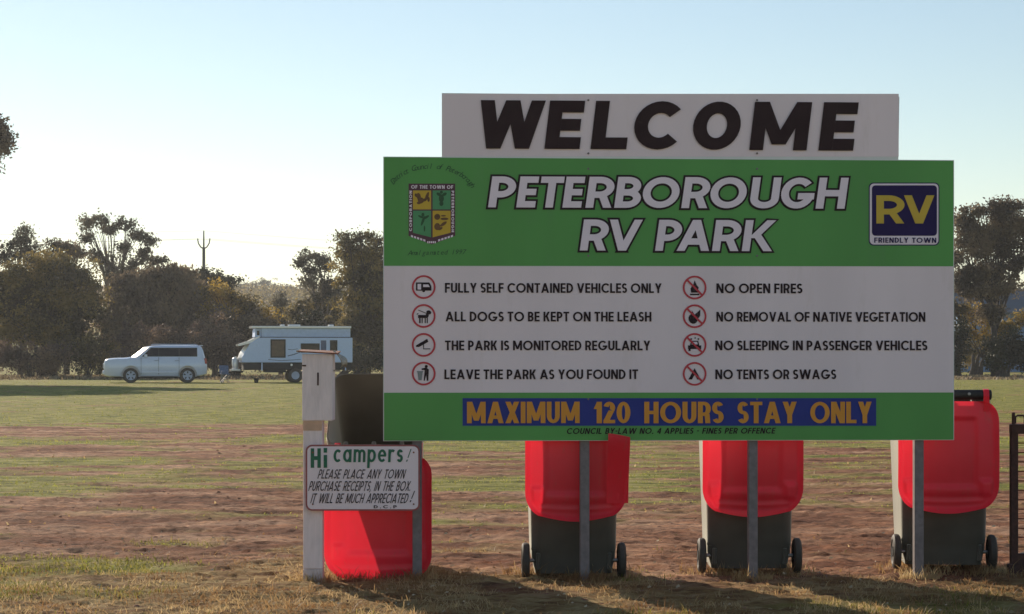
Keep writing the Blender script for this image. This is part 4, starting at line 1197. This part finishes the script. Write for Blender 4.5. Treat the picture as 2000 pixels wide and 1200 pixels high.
def lid_surface(length, closed_top=True, warp=0.0, nu=44, nv=48):
    """underside of the lid hanging down: x across, z down from hinge (0), -y towards the viewer"""
    rows_ = []
    for j in range(nv + 1):
        v = j / nv
        z = -length * v
        ct, cb = .11, .15
        hwid = .290
        if v * length < ct:
            q_ = 1 - v * length / ct; hwid -= .085 * (1 - math.sqrt(max(0, 1 - q_ * q_)))
        e = (1 - v) * length
        if e < cb:
            q_ = 1 - e / cb; hwid -= .125 * (1 - math.sqrt(max(0, 1 - q_ * q_)))
        row = []
        for i in range(nu + 1):
            u = -1 + 2 * i / nu
            ue = math.copysign(abs(u) ** .8, u)
            x = hwid * ue
            edge = min(hwid * (1 - abs(ue)), e, v * length + .03)
            y = 0.0
            if edge < .030: y -= .032 * (1 - (edge / .030)) ** .7       # skirt turned towards the viewer
            px_, pz = abs(x), -z
            # raised centre field
            ins = min(.175 - px_, pz - .09, length * .80 - pz)
            y += .016 * float(sstep(0, .022, ins))
            # step near the front edge
            y += .010 * float(sstep(.0, .012, min(.215 - px_, pz - length * .845, length * .90 - pz)))
            y += .012 * float(sstep(.0, .015, min(.215 - px_, pz - length * .925, length * .97 - pz)))
            # grip pockets at the two lower corners
            y -= .020 * float(sstep(0, .010, min(.255 - px_, px_ - .185, pz - length * .72, length * .865 - pz)))
            zz = z - .022 * math.cos(ue * math.pi / 2) * float(sstep(.75, 1, v)) + .0
            if warp: y -= warp * float(sstep(.2, 1, ue)) * float(sstep(.55, 0, v))
            row.append((x, y - .05 * math.sin(math.pi * min(1, v * 1.0)) * .6, zz))
        rows_.append(row)
    return rows_


def make_lid_mesh(length, warp=0.0):
    mb = MB(); mb.loft(lid_surface(length, warp=warp), False, False, closed=False)
    me = mb.mesh('lid'); me.polygons.foreach_set('use_smooth', [True] * len(me.polygons)); me.materials.append(M['lid_red'])
    return me


LID = make_lid_mesh(.632)
BH = 1.00     # rim height
# body profile: wheels at y=0 (back, towards the viewer), front away at +y
def make_bin():
    root = empty('wheelie_bin', (0, 0, 0))
    mb = MB()
    def dims(z):
        f = (z - .03) / (BH - .03)
        return .475 + .055 * f, .46 + .14 * f, .26 + .055 * f - .02 * (1 - f)   # width, depth, centre y
    rings = []
    zs = [.03, .05, .12, .16, .165, .35, .6, .85, .93]
    for z in zs:
        w, d, yc = dims(z)
        if z <= .05: w -= .03; d -= .03
        if z >= .165: w += .006; d += .006
        rings.append(bin_ring(w, d, .05 + .03 * z, yc, z))
    for (z, g_) in ((.932, .022), (.985, .026), (BH, .02), (BH, .004), (.94, -.012)):
        w, d, yc = dims(z); rings.append(bin_ring(w + g_, d + g_, .085, yc, z))
    for z in (.6, .16, .07):
        w, d, yc = dims(z); rings.append(bin_ring(w - .03, d - .03, .075, yc, z))
    mb.loft(rings)
    b = mb.build('body', M['bin_body'], root, smooth=35)
    mb = MB(); mb.box(-.19, .19, .03, .06, .05, .075); mb.build('base_bar', M['bin_body'], b, bevel=.004)
    mb = MB(); mb.tube([(-.275, .045, .105), (.275, .045, .105)], .011, 10); mb.build('axle', M['steel'], root, smooth=40)
    for s_ in (-1, 1):
        mb = MB(); mb.lathe_x([(-.016, .02), (-.017, .066), (-.023, .074), (-.022, .090), (-.014, .101), (0, .104), (.014, .101), (.022, .090), (.023, .074), (.017, .066), (.016, .02)], (s_ * .277, .045, .104), 32)
        wh = mb.build('wheel', M['rubber'], root, smooth=35)
        mb = MB(); mb.lathe_x([(-.024, .012), (-.024, .030), (.024, .030), (.024, .012)], (s_ * .277, .045, .104), 16); mb.build('hub', M['black_plastic'], wh, smooth=35)
        mb = MB(); mb.box(s_ * .205 - .012, s_ * .205 + .012, .002, .10, .055, .15); mb.build('wheel_bracket', M['bin_body'], b, bevel=.006)
    # handle: bar with brackets behind the rim
    mb = MB(); mb.tube([(-.262, -.050, 1.030), (-.258, -.050, 1.030), (.258, -.050, 1.030), (.262, -.050, 1.030)], [.020, .030, .030, .020], 14); h = mb.build('handle', M['black_plastic'], root, smooth=40)
    for xx in (-.16, 0, .16):
        mb = MB(); mb.box(xx - .012, xx + .012, -.05, .03, .965, 1.02); mb.build('handle_bracket', M['bin_body'], h, bevel=.004)
    for xx in (-.13, .13):
        mb = MB(); mb.lathe_y([(-.004, .004), (-.003, .009), (.003, .009)], (xx, -.080, 1.035), 10); mb.build('handle_bolt', M['steel'], h)
    return root


bin0 = make_bin()


def add_lid(root, mesh, hinge, yaw=0.0, tiltx=0.0, local_rot=None):
    o = obj('lid', mesh, None, root, hinge)
    o.rotation_euler = local_rot or (tiltx, 0, yaw)
    for sx_ in (-.222, .222):
        mb = MB(); mb.loft([[(sx_ - .016, yy_, z_), (sx_ + .016, yy_, z_), (sx_ + .016, yy_ + .012, z_), (sx_ - .016, yy_ + .012, z_)] for yy_, z_ in ((-.012, -.06), (-.020, -.01), (-.028, .03), (-.012, .068), (.02, .072))])
        mb.build('hinge_strap', M['lid_red'], o, bevel=.003, fix=True)
    return o


labels = ['red-lidded wheelie bin behind the second sign post from the left, lid hanging open',
          'red-lidded wheelie bin behind the third sign post from the left, lid hanging open',
          'red-lidded wheelie bin beside the rightmost sign post, its black handle showing',
          'leftmost wheelie bin, tipped back with dark inside showing behind the campers notice']
bins = []
for i, (cx, yb, yaw) in enumerate(((1121.5, 1125.5, 1.2), (1466.5, 1120, -1.2), (1848.5, 1117, -4.2))):
    o = bin0 if i == 0 else copy_tree(bin0)
    Yb = gy(yb)
    Xb = (cx - 1000) / F * Yb
    o.location = (Xb, Yb + .045, G(Xb, Yb) + .004); o.rotation_euler = (0, 0, R(yaw))
    tag(o, labels[i], 'bin', 'wheelie bins in a row behind the sign')
    bins.append(o)
# leaning bin: pivots about its wheels, hinge brought down behind the notice
o = copy_tree(bin0)
tag(o, labels[3], 'bin', 'wheelie bins in a row behind the sign')
TI = 42.0
Yw = 12.36
o.location = ((737 - 1000) / F * 12.0, Yw, -.005); o.rotation_euler = (R(TI), 0, 0)
bins.append(o)
for i, b in enumerate(bins[:3]):
    add_lid(b, LID, (0.006, -.062, .992))
# lid of the leaning bin hangs straight down, so it is turned back by the bin's tilt
LID1 = make_lid_mesh(.70)
add_lid(bins[3], LID1, (.030, -.060, .992), local_rot=(-R(TI), 0, 0)).scale = (1.05, 1, 1)
# a turned-up corner of the second bin's lid that curls out under the board
mb = MB(); rr = []
b1 = bins[0].location
prof = [(-.098, .42), (-.112, .52), (-.150, .62), (-.195, .70), (-.222, .755), (-.232, .79), (-.232, .812)]
for (dy, z) in prof:
    row = []
    for k in range(7):
        f = k / 6
        xx = (1184 + 43 * f - 1121.5) / F * 11.6
        top = .012 * math.sin(math.pi * (1 - f) * .5) if z > .76 else 0
        row.append((xx, dy + .01 * f, z - b1.z + (top - .010 * f if z > .78 else 0)))
    rr.append(row)
mb.loft(rr, False, False, closed=False)
c = mb.build('lid_corner', M['lid_red'], bins[0], smooth=True)
c['label'] = 'bent red corner of the lid curling out in front of the green board'

# ------------------------------------------------------------------ rusty cage at the right edge
CD = gy(1119)
KC = CD / F
cg = empty('metal_barrier', ((1982 - 1000) * KC, CD, 0), 0, 'dark rusty metal barrier with thin horizontal bars cut off by the right edge', 'metal barrier')
def cz(y): return EYE + (698 - y) * KC
for (xx, yy) in ((0, 0), (.62, 0)):
    MB().box(xx - .021, xx + .021, yy, yy + .045, -.03, cz(840)).build('post', M['rust_dark'], cg, bevel=.003)
    mb = MB(); mb.box(xx - .034, xx + .034, yy - .01, yy + .055, -.02, .05); mb.build('foot', M['rust_dark'], cg, bevel=.005)
MB().box(-.022, .66, -.012, .05, cz(848), cz(829)).build('top_rail', M['rust_dark'], cg, bevel=.006)
MB().box(-.02, .62, .004, .05, cz(1118), cz(1082)).build('bottom_panel', M['rust_dark'], cg, bevel=.004)
mb = MB(); mb.tube([(-.003, .02, cz(830)), (-.003, .02, cz(806))], .010, 8); mb.build('pin', M['rust_dark'], cg)
mb = MB(); mb.tube([(.008, .02, cz(828)), (.008, .02, cz(815)), (.02, .02, cz(812)), (.055, .02, cz(812)), (.062, .02, cz(816)), (.062, .02, cz(828))], .006, 8); mb.build('loop_handle', M['rust_dark'], cg, smooth=40)
yy = 866
while yy < 1078:
    mb = MB(); mb.tube([(.018, .025, cz(yy)), (.60, .025, cz(yy))], .0042, 6); mb.build('bar', M['rust'], cg)
    yy += 18.5

# ------------------------------------------------------------------ white station wagon
KM = 102.3 / F


def solid_bool(o, cutter):
    md = o.modifiers.new('cut', 'BOOLEAN'); md.object = cutter; md.operation = 'DIFFERENCE'; md.solver = 'EXACT'
    dg = bpy.context.evaluated_depsgraph_get()
    me = bpy.data.meshes.new_from_object(o.evaluated_get(dg))
    o.modifiers.clear(); o.data = me


car = empty('station_wagon', ((205 - 1000) * KM, 102.3 - .3, G(-17.5, 102.3) - .01), R(12.0), 'white four-wheel-drive station wagon facing left ahead of the caravan', 'car')
# local x: front 0 -> tail 5.06, y: near side -0.97
def sec(x, zb, zt, hw, hb=None):
    hb = hb or hw * .93
    half = [(0, zb), (hb * .8, zb), (hb, zb + .05), (hw, zb + .22), (hw * 1.01, (zb + zt) / 2 + .05), (hw * .985, zt - .14), (hw * .94, zt - .04), (hw * .80, zt), (0, zt + .03)]
    return [(x, -a, z) for a, z in half] + [(x, a, z) for a, z in half[-2:0:-1]]


st = [(0.0, .42, .96, .76), (.03, .36, 1.08, .84), (.10, .33, 1.15, .90), (.25, .30, 1.20, .94), (.6, .29, 1.23, .955), (1.0, .29, 1.235, .965), (1.3, .29, 1.27, .97), (2.2, .29, 1.28, .975),
      (3.4, .29, 1.29, .975), (4.3, .29, 1.30, .97), (4.72, .33, 1.30, .955), (4.92, .38, 1.27, .91), (5.02, .42, 1.02, .85), (5.06, .46, .85, .78)]
mb = MB(); mb.loft([sec(*s_) for s_ in st])
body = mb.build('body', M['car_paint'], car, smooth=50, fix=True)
WX = (1.30, 4.08)
cut = MB()
for wx in WX:
    for s_ in (-1, 1):
        cut.lathe_y([(-.22, .46), (.22, .46)], (wx, s_ * .93, .40), 32)
cu_o = cut.build('cutter', None, None, fix=True)
bpy.context.view_layer.update()
cu_o.matrix_world = car.matrix_world.copy()
bpy.context.view_layer.update()
solid_bool(body, cu_o)
bpy.data.objects.remove(cu_o)
body.data.polygons.foreach_set('use_smooth', [True] * len(body.data.polygons)); body.data.set_sharp_from_angle(angle=R(35))


def plan(xf, xr, hw, z, crown=.26, n=12, rc=.18):
    """plan outline of the cabin at one height, front curved"""
    o = []
    for k in range(n + 1):
        u = -1 + 2 * k / n
        o.append((xf + crown * u * u + (.06 * abs(u) ** 6), u * hw, z))
    for k in range(1, 6):
        f = k / 6; o.append((xf + crown + .06 + (xr - rc - xf - crown - .06) * f, hw, z))
    for k in range(5):
        a = R(90 - 90 * k / 4); o.append((xr - rc + rc * math.cos(a), hw - rc + rc * math.sin(a), z))
    for k in range(5):
        a = R(0 - 90 * k / 4); o.append((xr - rc + rc * math.cos(a), -hw + rc + rc * math.sin(a), z))
    for k in range(5, 0, -1):
        f = k / 6; o.append((xf + crown + .06 + (xr - rc - xf - crown - .06) * f, -hw, z))
    return o


mb = MB()
cab = [(1.27, 4.96, .91, 1.24), (1.40, 4.94, .90, 1.32), (1.758, 4.87, .83, 1.60), (1.963, 4.80, .77, 1.76), (2.14, 4.76, .72, 1.825), (2.45, 4.55, .58, 1.865), (2.9, 4.2, .3, 1.88)]
mb.loft([plan(a, b, c_, d_, crown=.26 if i < 5 else .14) for i, (a, b, c_, d_) in enumerate(cab)])
mb.build('cabin', M['car_paint'], car, smooth=45, fix=True)


def cabin_at(z):
    za = [c_[3] for c_ in cab]
    f = lambda k: float(np.interp(z, za, [c_[k] for c_ in cab]))
    return f(0), f(1), f(2)


# windscreen: curved sheet just proud of the cabin front
mb = MB(); rws = []
for j in range(7):
    z = 1.29 + (1.755 - 1.29) * j / 6; xf, xr, hw_ = cabin_at(z)
    rws.append([(xf - .012 + .26 * u * u + .06 * abs(u) ** 6, u * hw_ * 1.003, z + .006) for u in np.linspace(-.93, .93, 15)])
mb.loft(rws, False, False, closed=False); mb.build('windscreen', M['screen_glass'], car, smooth=True)
for s_ in (-1, 1):
    mb = MB(); rws = []
    for j in range(5):
        z = 1.31 + (1.75 - 1.31) * j / 4; xf, xr, hw_ = cabin_at(z)
        a0 = 1.84 + (2.28 - 1.84) * j / 4
        rws.append([(a0 + (4.56 - a0) * k / 9, s_ * (hw_ + .006), z) for k in range(10)])
    mb.loft(rws, False, False, closed=False); mb.build('window_surround', M['black_plastic'], car, smooth=True)
    for (f0, f1, top0) in ((1.88, 2.64, 2.32), (2.70, 3.64, None), (3.70, 4.52, None)):
        mb = MB(); rws = []
        for j in range(5):
            z = 1.325 + (1.735 - 1.325) * j / 4; xf, xr, hw_ = cabin_at(z)
            a0 = f0 if top0 is None else f0 + (top0 - f0) * j / 4
            rws.append([(a0 + (f1 - .0 * j - a0) * k / 5, s_ * (hw_ + .012), z) for k in range(6)])
        mb.loft(rws, False, False, closed=False); mb.build('side_window', M['dark_glass'], car, smooth=True)
    mb = MB(); mb.box(1.95, 2.10, min(s_ * .98, s_ * 1.12), max(s_ * .98, s_ * 1.12), 1.28, 1.42); mb.build('mirror', M['car_paint'], car, bevel=.03)
    mb = MB(); mb.tube([(2.35, s_ * .62, 1.885), (2.45, s_ * .62, 1.925), (4.50, s_ * .62, 1.915), (4.62, s_ * .62, 1.86)], .022, 8); mb.build('roof_rail', M['alloy'], car, smooth=40)
    for xh in (2.45, 3.45):
        mb = MB(); mb.box(xh, xh + .2, min(s_ * .975, s_ * 1.01), max(s_ * .975, s_ * 1.01), 1.10, 1.13); mb.build('door_handle', M['alloy'], car, bevel=.008)
    for xd in (2.66, 3.66, 1.80):
        MB().box(xd - .006, xd + .006, min(s_ * .9, s_ * .988), max(s_ * .9, s_ * .988), .42, 1.27).build('door_gap', M['black_plastic'], car)
    mb = MB(); mb.box(1.8, 3.6, min(s_ * .965, s_ * .995), max(s_ * .965, s_ * .995), .50, .56); mb.build('rubbing_strip', M['car_paint'], car, bevel=.01)
    mb = MB(); mb.box(1.8, 3.58, min(s_ * .82, s_ * 1.0), max(s_ * .82, s_ * 1.0), .27, .31); mb.build('side_step', M['black_plastic'], car, bevel=.01)
    # lamps
    mb = MB(); mb.lathe_y([(-.13, .02), (-.10, .09), (.10, .09), (.13, .02)], (.12, s_ * .68, .93), 14); mb.build('headlight', M['lens'], car, smooth=True)
    mb = MB(); mb.box(4.90, 5.035, min(s_ * .72, s_ * .90), max(s_ * .72, s_ * .90), .95, 1.22); mb.build('tail_light', M['red_lens'], car, bevel=.02)
    for wx in WX:
        c_ = (wx, s_ * .84, .375)
        mb = MB(); mb.lathe_y([(-.13, .25), (-.13, .34), (-.10, .372), (.10, .372), (.13, .34), (.13, .25)], c_, 36); w_ = mb.build('wheel', M['rubber'], car, smooth=35)
        mb = MB(); mb.lathe_y([(-.131, .02), (-.136, .20), (-.142, .235), (.142, .235), (.136, .20), (.131, .02)], c_, 30); rim = mb.build('rim', M['alloy'], w_, smooth=35)
    for wx in WX:
        mb = MB()
        for k in range(5):
            a = 2 * math.pi * k / 5 + .3
            ca, sa = math.cos(a), math.sin(a)
            cx_, cz_ = wx + .15 * ca, .375 + .15 * sa
            q_ = [(cx_ - .05 * ca - .022 * sa, cz_ - .05 * sa + .022 * ca), (cx_ + .05 * ca - .04 * sa, cz_ + .05 * sa + .04 * ca), (cx_ + .05 * ca + .04 * sa, cz_ + .05 * sa - .04 * ca), (cx_ - .05 * ca + .022 * sa, cz_ - .05 * sa - .022 * ca)]
            yy = s_ * .84 - .1385 if s_ < 0 else s_ * .84 + .1385
            mb.add([(a_, yy, b_) for a_, b_ in q_], [(0, 1, 2, 3)])
        mb.build('rim_opening', M['black_plastic'], car)
MB().box(.5, 4.7, -.62, .62, .24, .45).build('chassis', M['black_plastic'], car, bevel=.03)
mb = MB(); mb.box(-.035, .09, -.55, .55, .72, .98); mb.build('grille', M['alloy'], car, bevel=.02)
mb = MB(); mb.box(-.07, .10, -.82, .82, .42, .62); mb.build('bumper', M['car_paint'], car, bevel=.05, seg=3)
MB().box(-.085, -.065, -.26, .26, .46, .56).build('number_plate', M['white_shell'], car)
mb = MB(); mb.box(4.68, 4.86, -.62, .62, 1.84, 1.875); mb.build('rear_spoiler', M['car_paint'], car, bevel=.012)

# ------------------------------------------------------------------ pop-top caravan
cv = empty('caravan', ((470 - 1000) * KM, 102.3 - .2, G(-13.5, 102.3) - .01), R(11.0), 'white pop-top caravan with raised roof standing right of the wagon', 'caravan')


def cp(x, y): return ((x - 470) * KM, (747 - y) * KM)


W2 = 1.15
mb = MB(); mb.prism_y([cp(474, 707.5), cp(690, 707.5), cp(690, 658.5), cp(508, 658.5), cp(489, 671), cp(474, 696)], 0, 2.3)
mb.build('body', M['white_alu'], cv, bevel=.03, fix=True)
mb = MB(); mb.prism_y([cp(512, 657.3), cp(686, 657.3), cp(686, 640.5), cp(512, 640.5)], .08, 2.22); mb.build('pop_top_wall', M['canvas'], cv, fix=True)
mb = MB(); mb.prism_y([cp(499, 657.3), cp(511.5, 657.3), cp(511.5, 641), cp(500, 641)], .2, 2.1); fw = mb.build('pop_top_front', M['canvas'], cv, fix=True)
MB().box(cp(503, 0)[0], cp(508, 0)[0], .192, .198, cp(0, 654)[1], cp(0, 645)[1]).build('pop_top_window', M['dark_glass'], fw)
mb = MB(); mb.box(cp(493, 0)[0], cp(687.5, 0)[0], -.02, 2.32, cp(0, 640.2)[1], cp(0, 636)[1]); mb.build('roof', M['white_shell'], cv, bevel=.02)
MB().box(cp(508, 0)[0], cp(690.5, 0)[0], -.012, 2.31, cp(0, 658.3)[1], cp(0, 657.4)[1]).build('roof_seal', M['black_plastic'], cv)
for (xa, xb) in ((551, 559), (566, 590), (646, 656)):
    mb = MB(); mb.box(cp(xa, 0)[0], cp(xb, 0)[0], .7, 1.3, cp(0, 636)[1] + .002, cp(0, 632.5)[1]); mb.build('roof_vent', M['white_shell'], cv, bevel=.03)
mb = MB(); mb.prism_y([cp(467, 675.5), cp(490, 670), cp(510, 657.2), cp(507, 655.2), cp(488, 665), cp(466, 672)], .1, 2.2); mb.build('stone_shield', M['white_shell'], cv, fix=True)
mb = MB(); rws = []
for (a, b) in ((471.5, 703), (473, 697), (476, 690), (481, 682), (487, 674.5), (494, 668.5), (501, 663.5), (508, 659.5)):
    q0 = cp(a, b); rws.append([(q0[0] - .10 + .22 * u * u, 1.15 + 1.06 * u, q0[1] + .02 - .03 * u * u) for u in np.linspace(-1, 1, 13)])
mb.loft(rws, False, False, closed=False); nc_ = mb.build('nose_cone', M['glossy_white'], cv, smooth=True)
md = nc_.modifiers.new('thickness', 'SOLIDIFY'); md.thickness = .02


def cv_panel(name, x0, y0, x1, y1, m_, dep=.012, parent=None, bev=.0):
    a, b = cp(x0, y1), cp(x1, y0)
    return MB().box(a[0], b[0], -dep, -.0012, a[1], b[1]).build(name, M[m_], parent or cv, bevel=bev)


w_ = cv_panel('window', 529, 662, 558.5, 698, 'black_plastic', .022, bev=.02)
MB().box(*[cp(531.5, 0)[0], cp(556, 0)[0]], -.030, -.0235, cp(0, 695.5)[1], cp(0, 664.5)[1]).build('pane', M['curtain'], w_)
w_ = cv_panel('window', 588, 670, 625, 688, 'black_plastic', .022, bev=.02)
MB().box(cp(590, 0)[0], cp(623, 0)[0], -.030, -.0235, cp(0, 686)[1], cp(0, 672)[1]).build('pane', M['dark_glass'], w_)
w_ = cv_panel('door', 625.5, 661, 640, 706, 'white_alu', .02, bev=.008)
MB().box(cp(627.5, 0)[0], cp(638, 0)[0], -.028, -.0215, cp(0, 684)[1], cp(0, 664)[1]).build('door_window', M['decal_blue'], w_)
w_ = cv_panel('window', 645.5, 663.5, 660, 688, 'black_plastic', .022, bev=.02)
MB().box(cp(647.5, 0)[0], cp(658, 0)[0], -.030, -.0235, cp(0, 686)[1], cp(0, 665.5)[1]).build('pane', M['dark_glass'], w_)
for (pts_) in ([(562, 694), (575, 690.5), (588, 686), (588, 687.5), (575, 692.5), (563, 695.5)], [(524, 701), (550, 703), (588, 701), (588, 702.2), (550, 704.4), (525, 702.3)], [(563, 681), (572, 682), (582, 680), (582, 681), (572, 683), (563, 682)]):
    q_ = [cp(a, b) for a, b in pts_][::-1]
    MB().add([(a, -.003, b) for a, b in q_], [tuple(range(6))]).build('stripe', M['decal_blue'], cv)
mb = MB(); mb.tube([(cp(570, 0)[0], -.03, cp(0, 712)[1]), (cp(570, 0)[0], .0, cp(0, 712)[1])], .06, 10); mb.build('filler_cap', M['white_shell'], cv)
MB().box(cp(478, 0)[0], cp(688, 0)[0], .1, 2.2, cp(0, 722)[1], cp(0, 707.7)[1]).build('chassis', M['black_plastic'], cv, bevel=.02)
MB().box(cp(520, 0)[0], cp(560, 0)[0], .15, 2.15, cp(0, 727)[1], cp(0, 722.2)[1]).build('water_tank', M['black_plastic'], cv, bevel=.02)
for xx in (512.5, 676.5):
    MB().box(cp(xx - 1.1, 0)[0], cp(xx + 1.1, 0)[0], .03, .09, cp(0, 723)[1], cp(0, 707.8)[1]).build('stabiliser_leg', M['white_alu'], cv)
for cx_ in (578, 609):
    for yy in (.16, 2.14):
        c_ = (cp(cx_, 0)[0], yy, .365)
        mb = MB(); mb.lathe_y([(-.11, .24), (-.11, .33), (-.09, .365), (.09, .365), (.11, .33), (.11, .24)], c_, 32); w_ = mb.build('wheel', M['rubber'], cv, smooth=35)
        mb = MB(); mb.lathe_y([(-.112, .02), (-.116, .18), (-.12, .20), (.12, .20), (.116, .18), (.112, .02)], c_, 24); mb.build('rim', M['alloy'], w_, smooth=35)
# drawbar, gas bottles and jockey wheel
for s_ in (.35, 1.95):
    mb = MB(); mb.tube([(.15, s_, .55), (-1.05, 1.15, .52)], .05, 8); mb.build('drawbar', M['black_plastic'], cv, smooth=40)
for (gx_, gy_) in ((-.18, .85), (-.18, 1.35)):
    prof = [(0, .001), (0, .14), (.04, .155), (.50, .155), (.57, .12), (.60, .05), (.66, .05), (.66, .001)]
    mb = MB(); mb.loft([[(gx_ + r_ * math.cos(2 * math.pi * k / 18), gy_ + r_ * math.sin(2 * math.pi * k / 18), .66 + z_) for k in range(18)] for z_, r_ in prof], True, True); mb.build('gas_bottle', M['lens'], cv, smooth=50, fix=True)
mb = MB(); mb.box(-.42, .04, .45, 1.85, .60, .68); mb.build('bottle_tray', M['white_shell'], cv, bevel=.01)
mb = MB(); mb.tube([(-.85, 1.05, .12), (-.85, 1.05, .85)], .03, 8); j_ = mb.build('jockey_wheel', M['steel'], cv, smooth=40)
mb = MB(); mb.lathe_y([(-.03, .02), (-.03, .11), (.03, .11), (.03, .02)], (-.85, 1.05, .11), 18); mb.build('tyre', M['rubber'], j_, smooth=35)

# folding camp chair between wagon and caravan
fc = empty('camp_chair', ((441.5 - 1000) * KM, 101.9, G(-14.3, 101.9)), R(20), 'small blue folding camp chair between the wagon and the caravan drawbar', 'chair')
for (xa, ya) in ((-.2, -.2), (.2, -.2), (-.2, .2), (.2, .2)):
    mb = MB(); mb.tube([(xa, ya, 0), (-xa * .8, ya, .42)], .014, 6); mb.build('leg', M['steel'], fc)
mb = MB(); mb.box(-.22, .22, -.2, .2, .41, .45); mb.build('seat', M['blue_cloth'], fc, bevel=.015)
mb = MB(); mb.add([(-.22, .20, .45), (.22, .20, .45), (.24, .30, .86), (-.24, .30, .86), (-.22, .22, .45), (.22, .22, .45), (.24, .32, .86), (-.24, .32, .86)], [(0, 1, 2, 3), (4, 7, 6, 5), (3, 2, 6, 7), (0, 3, 7, 4), (1, 5, 6, 2), (0, 4, 5, 1)])
mb.build('backrest', M['blue_cloth'], fc)
mb = MB(); mb.box(-.20, -.02, -.19, .0, .452, .60); mb.build('cushion', M['blue_cloth'], fc, bevel=.04)
# small dark bucket on the grass in front of the caravan
bk = empty('bucket', ((505 - 1000) * KM, 101.4, G(-12.5, 101.4)), 0, 'small dark bucket on the grass in front of the caravan', 'bucket')
mb = MB(); mb.loft([[(r_ * math.cos(2 * math.pi * k / 16), r_ * math.sin(2 * math.pi * k / 16), z_) for k in range(16)] for z_, r_ in ((0, .09), (.22, .125), (.23, .13), (.23, .115), (.02, .08))])
mb.build('pail', M['black_plastic'], bk, smooth=40)
mb = MB(); mb.tube([(-.125, 0, .21), (-.1, 0, .30), (0, 0, .335), (.1, 0, .30), (.125, 0, .21)], .006, 6); mb.build('handle', M['steel'], bk)

# ------------------------------------------------------------------ haze
m = bpy.data.materials.new('haze_air'); m.use_nodes = True
N = m.node_tree.nodes; L = m.node_tree.links
N.remove(N['Principled BSDF'])
vp = N.new('ShaderNodeVolumePrincipled'); vp.inputs['Color'].default_value = (0.92, 0.95, 1.0, 1)
vp.inputs['Density'].default_value = .00026; vp.inputs['Anisotropy'].default_value = .45
L.new(vp.outputs[0], N['Material Output'].inputs['Volume'])
mb = MB(); mb.box(-1300, 1300, -60, 1600, -1.6, 62)
hz = mb.build('haze', m); hz['kind'] = 'stuff'
tag(hz, 'thin pale haze in the air over the paddock and hill', 'haze')
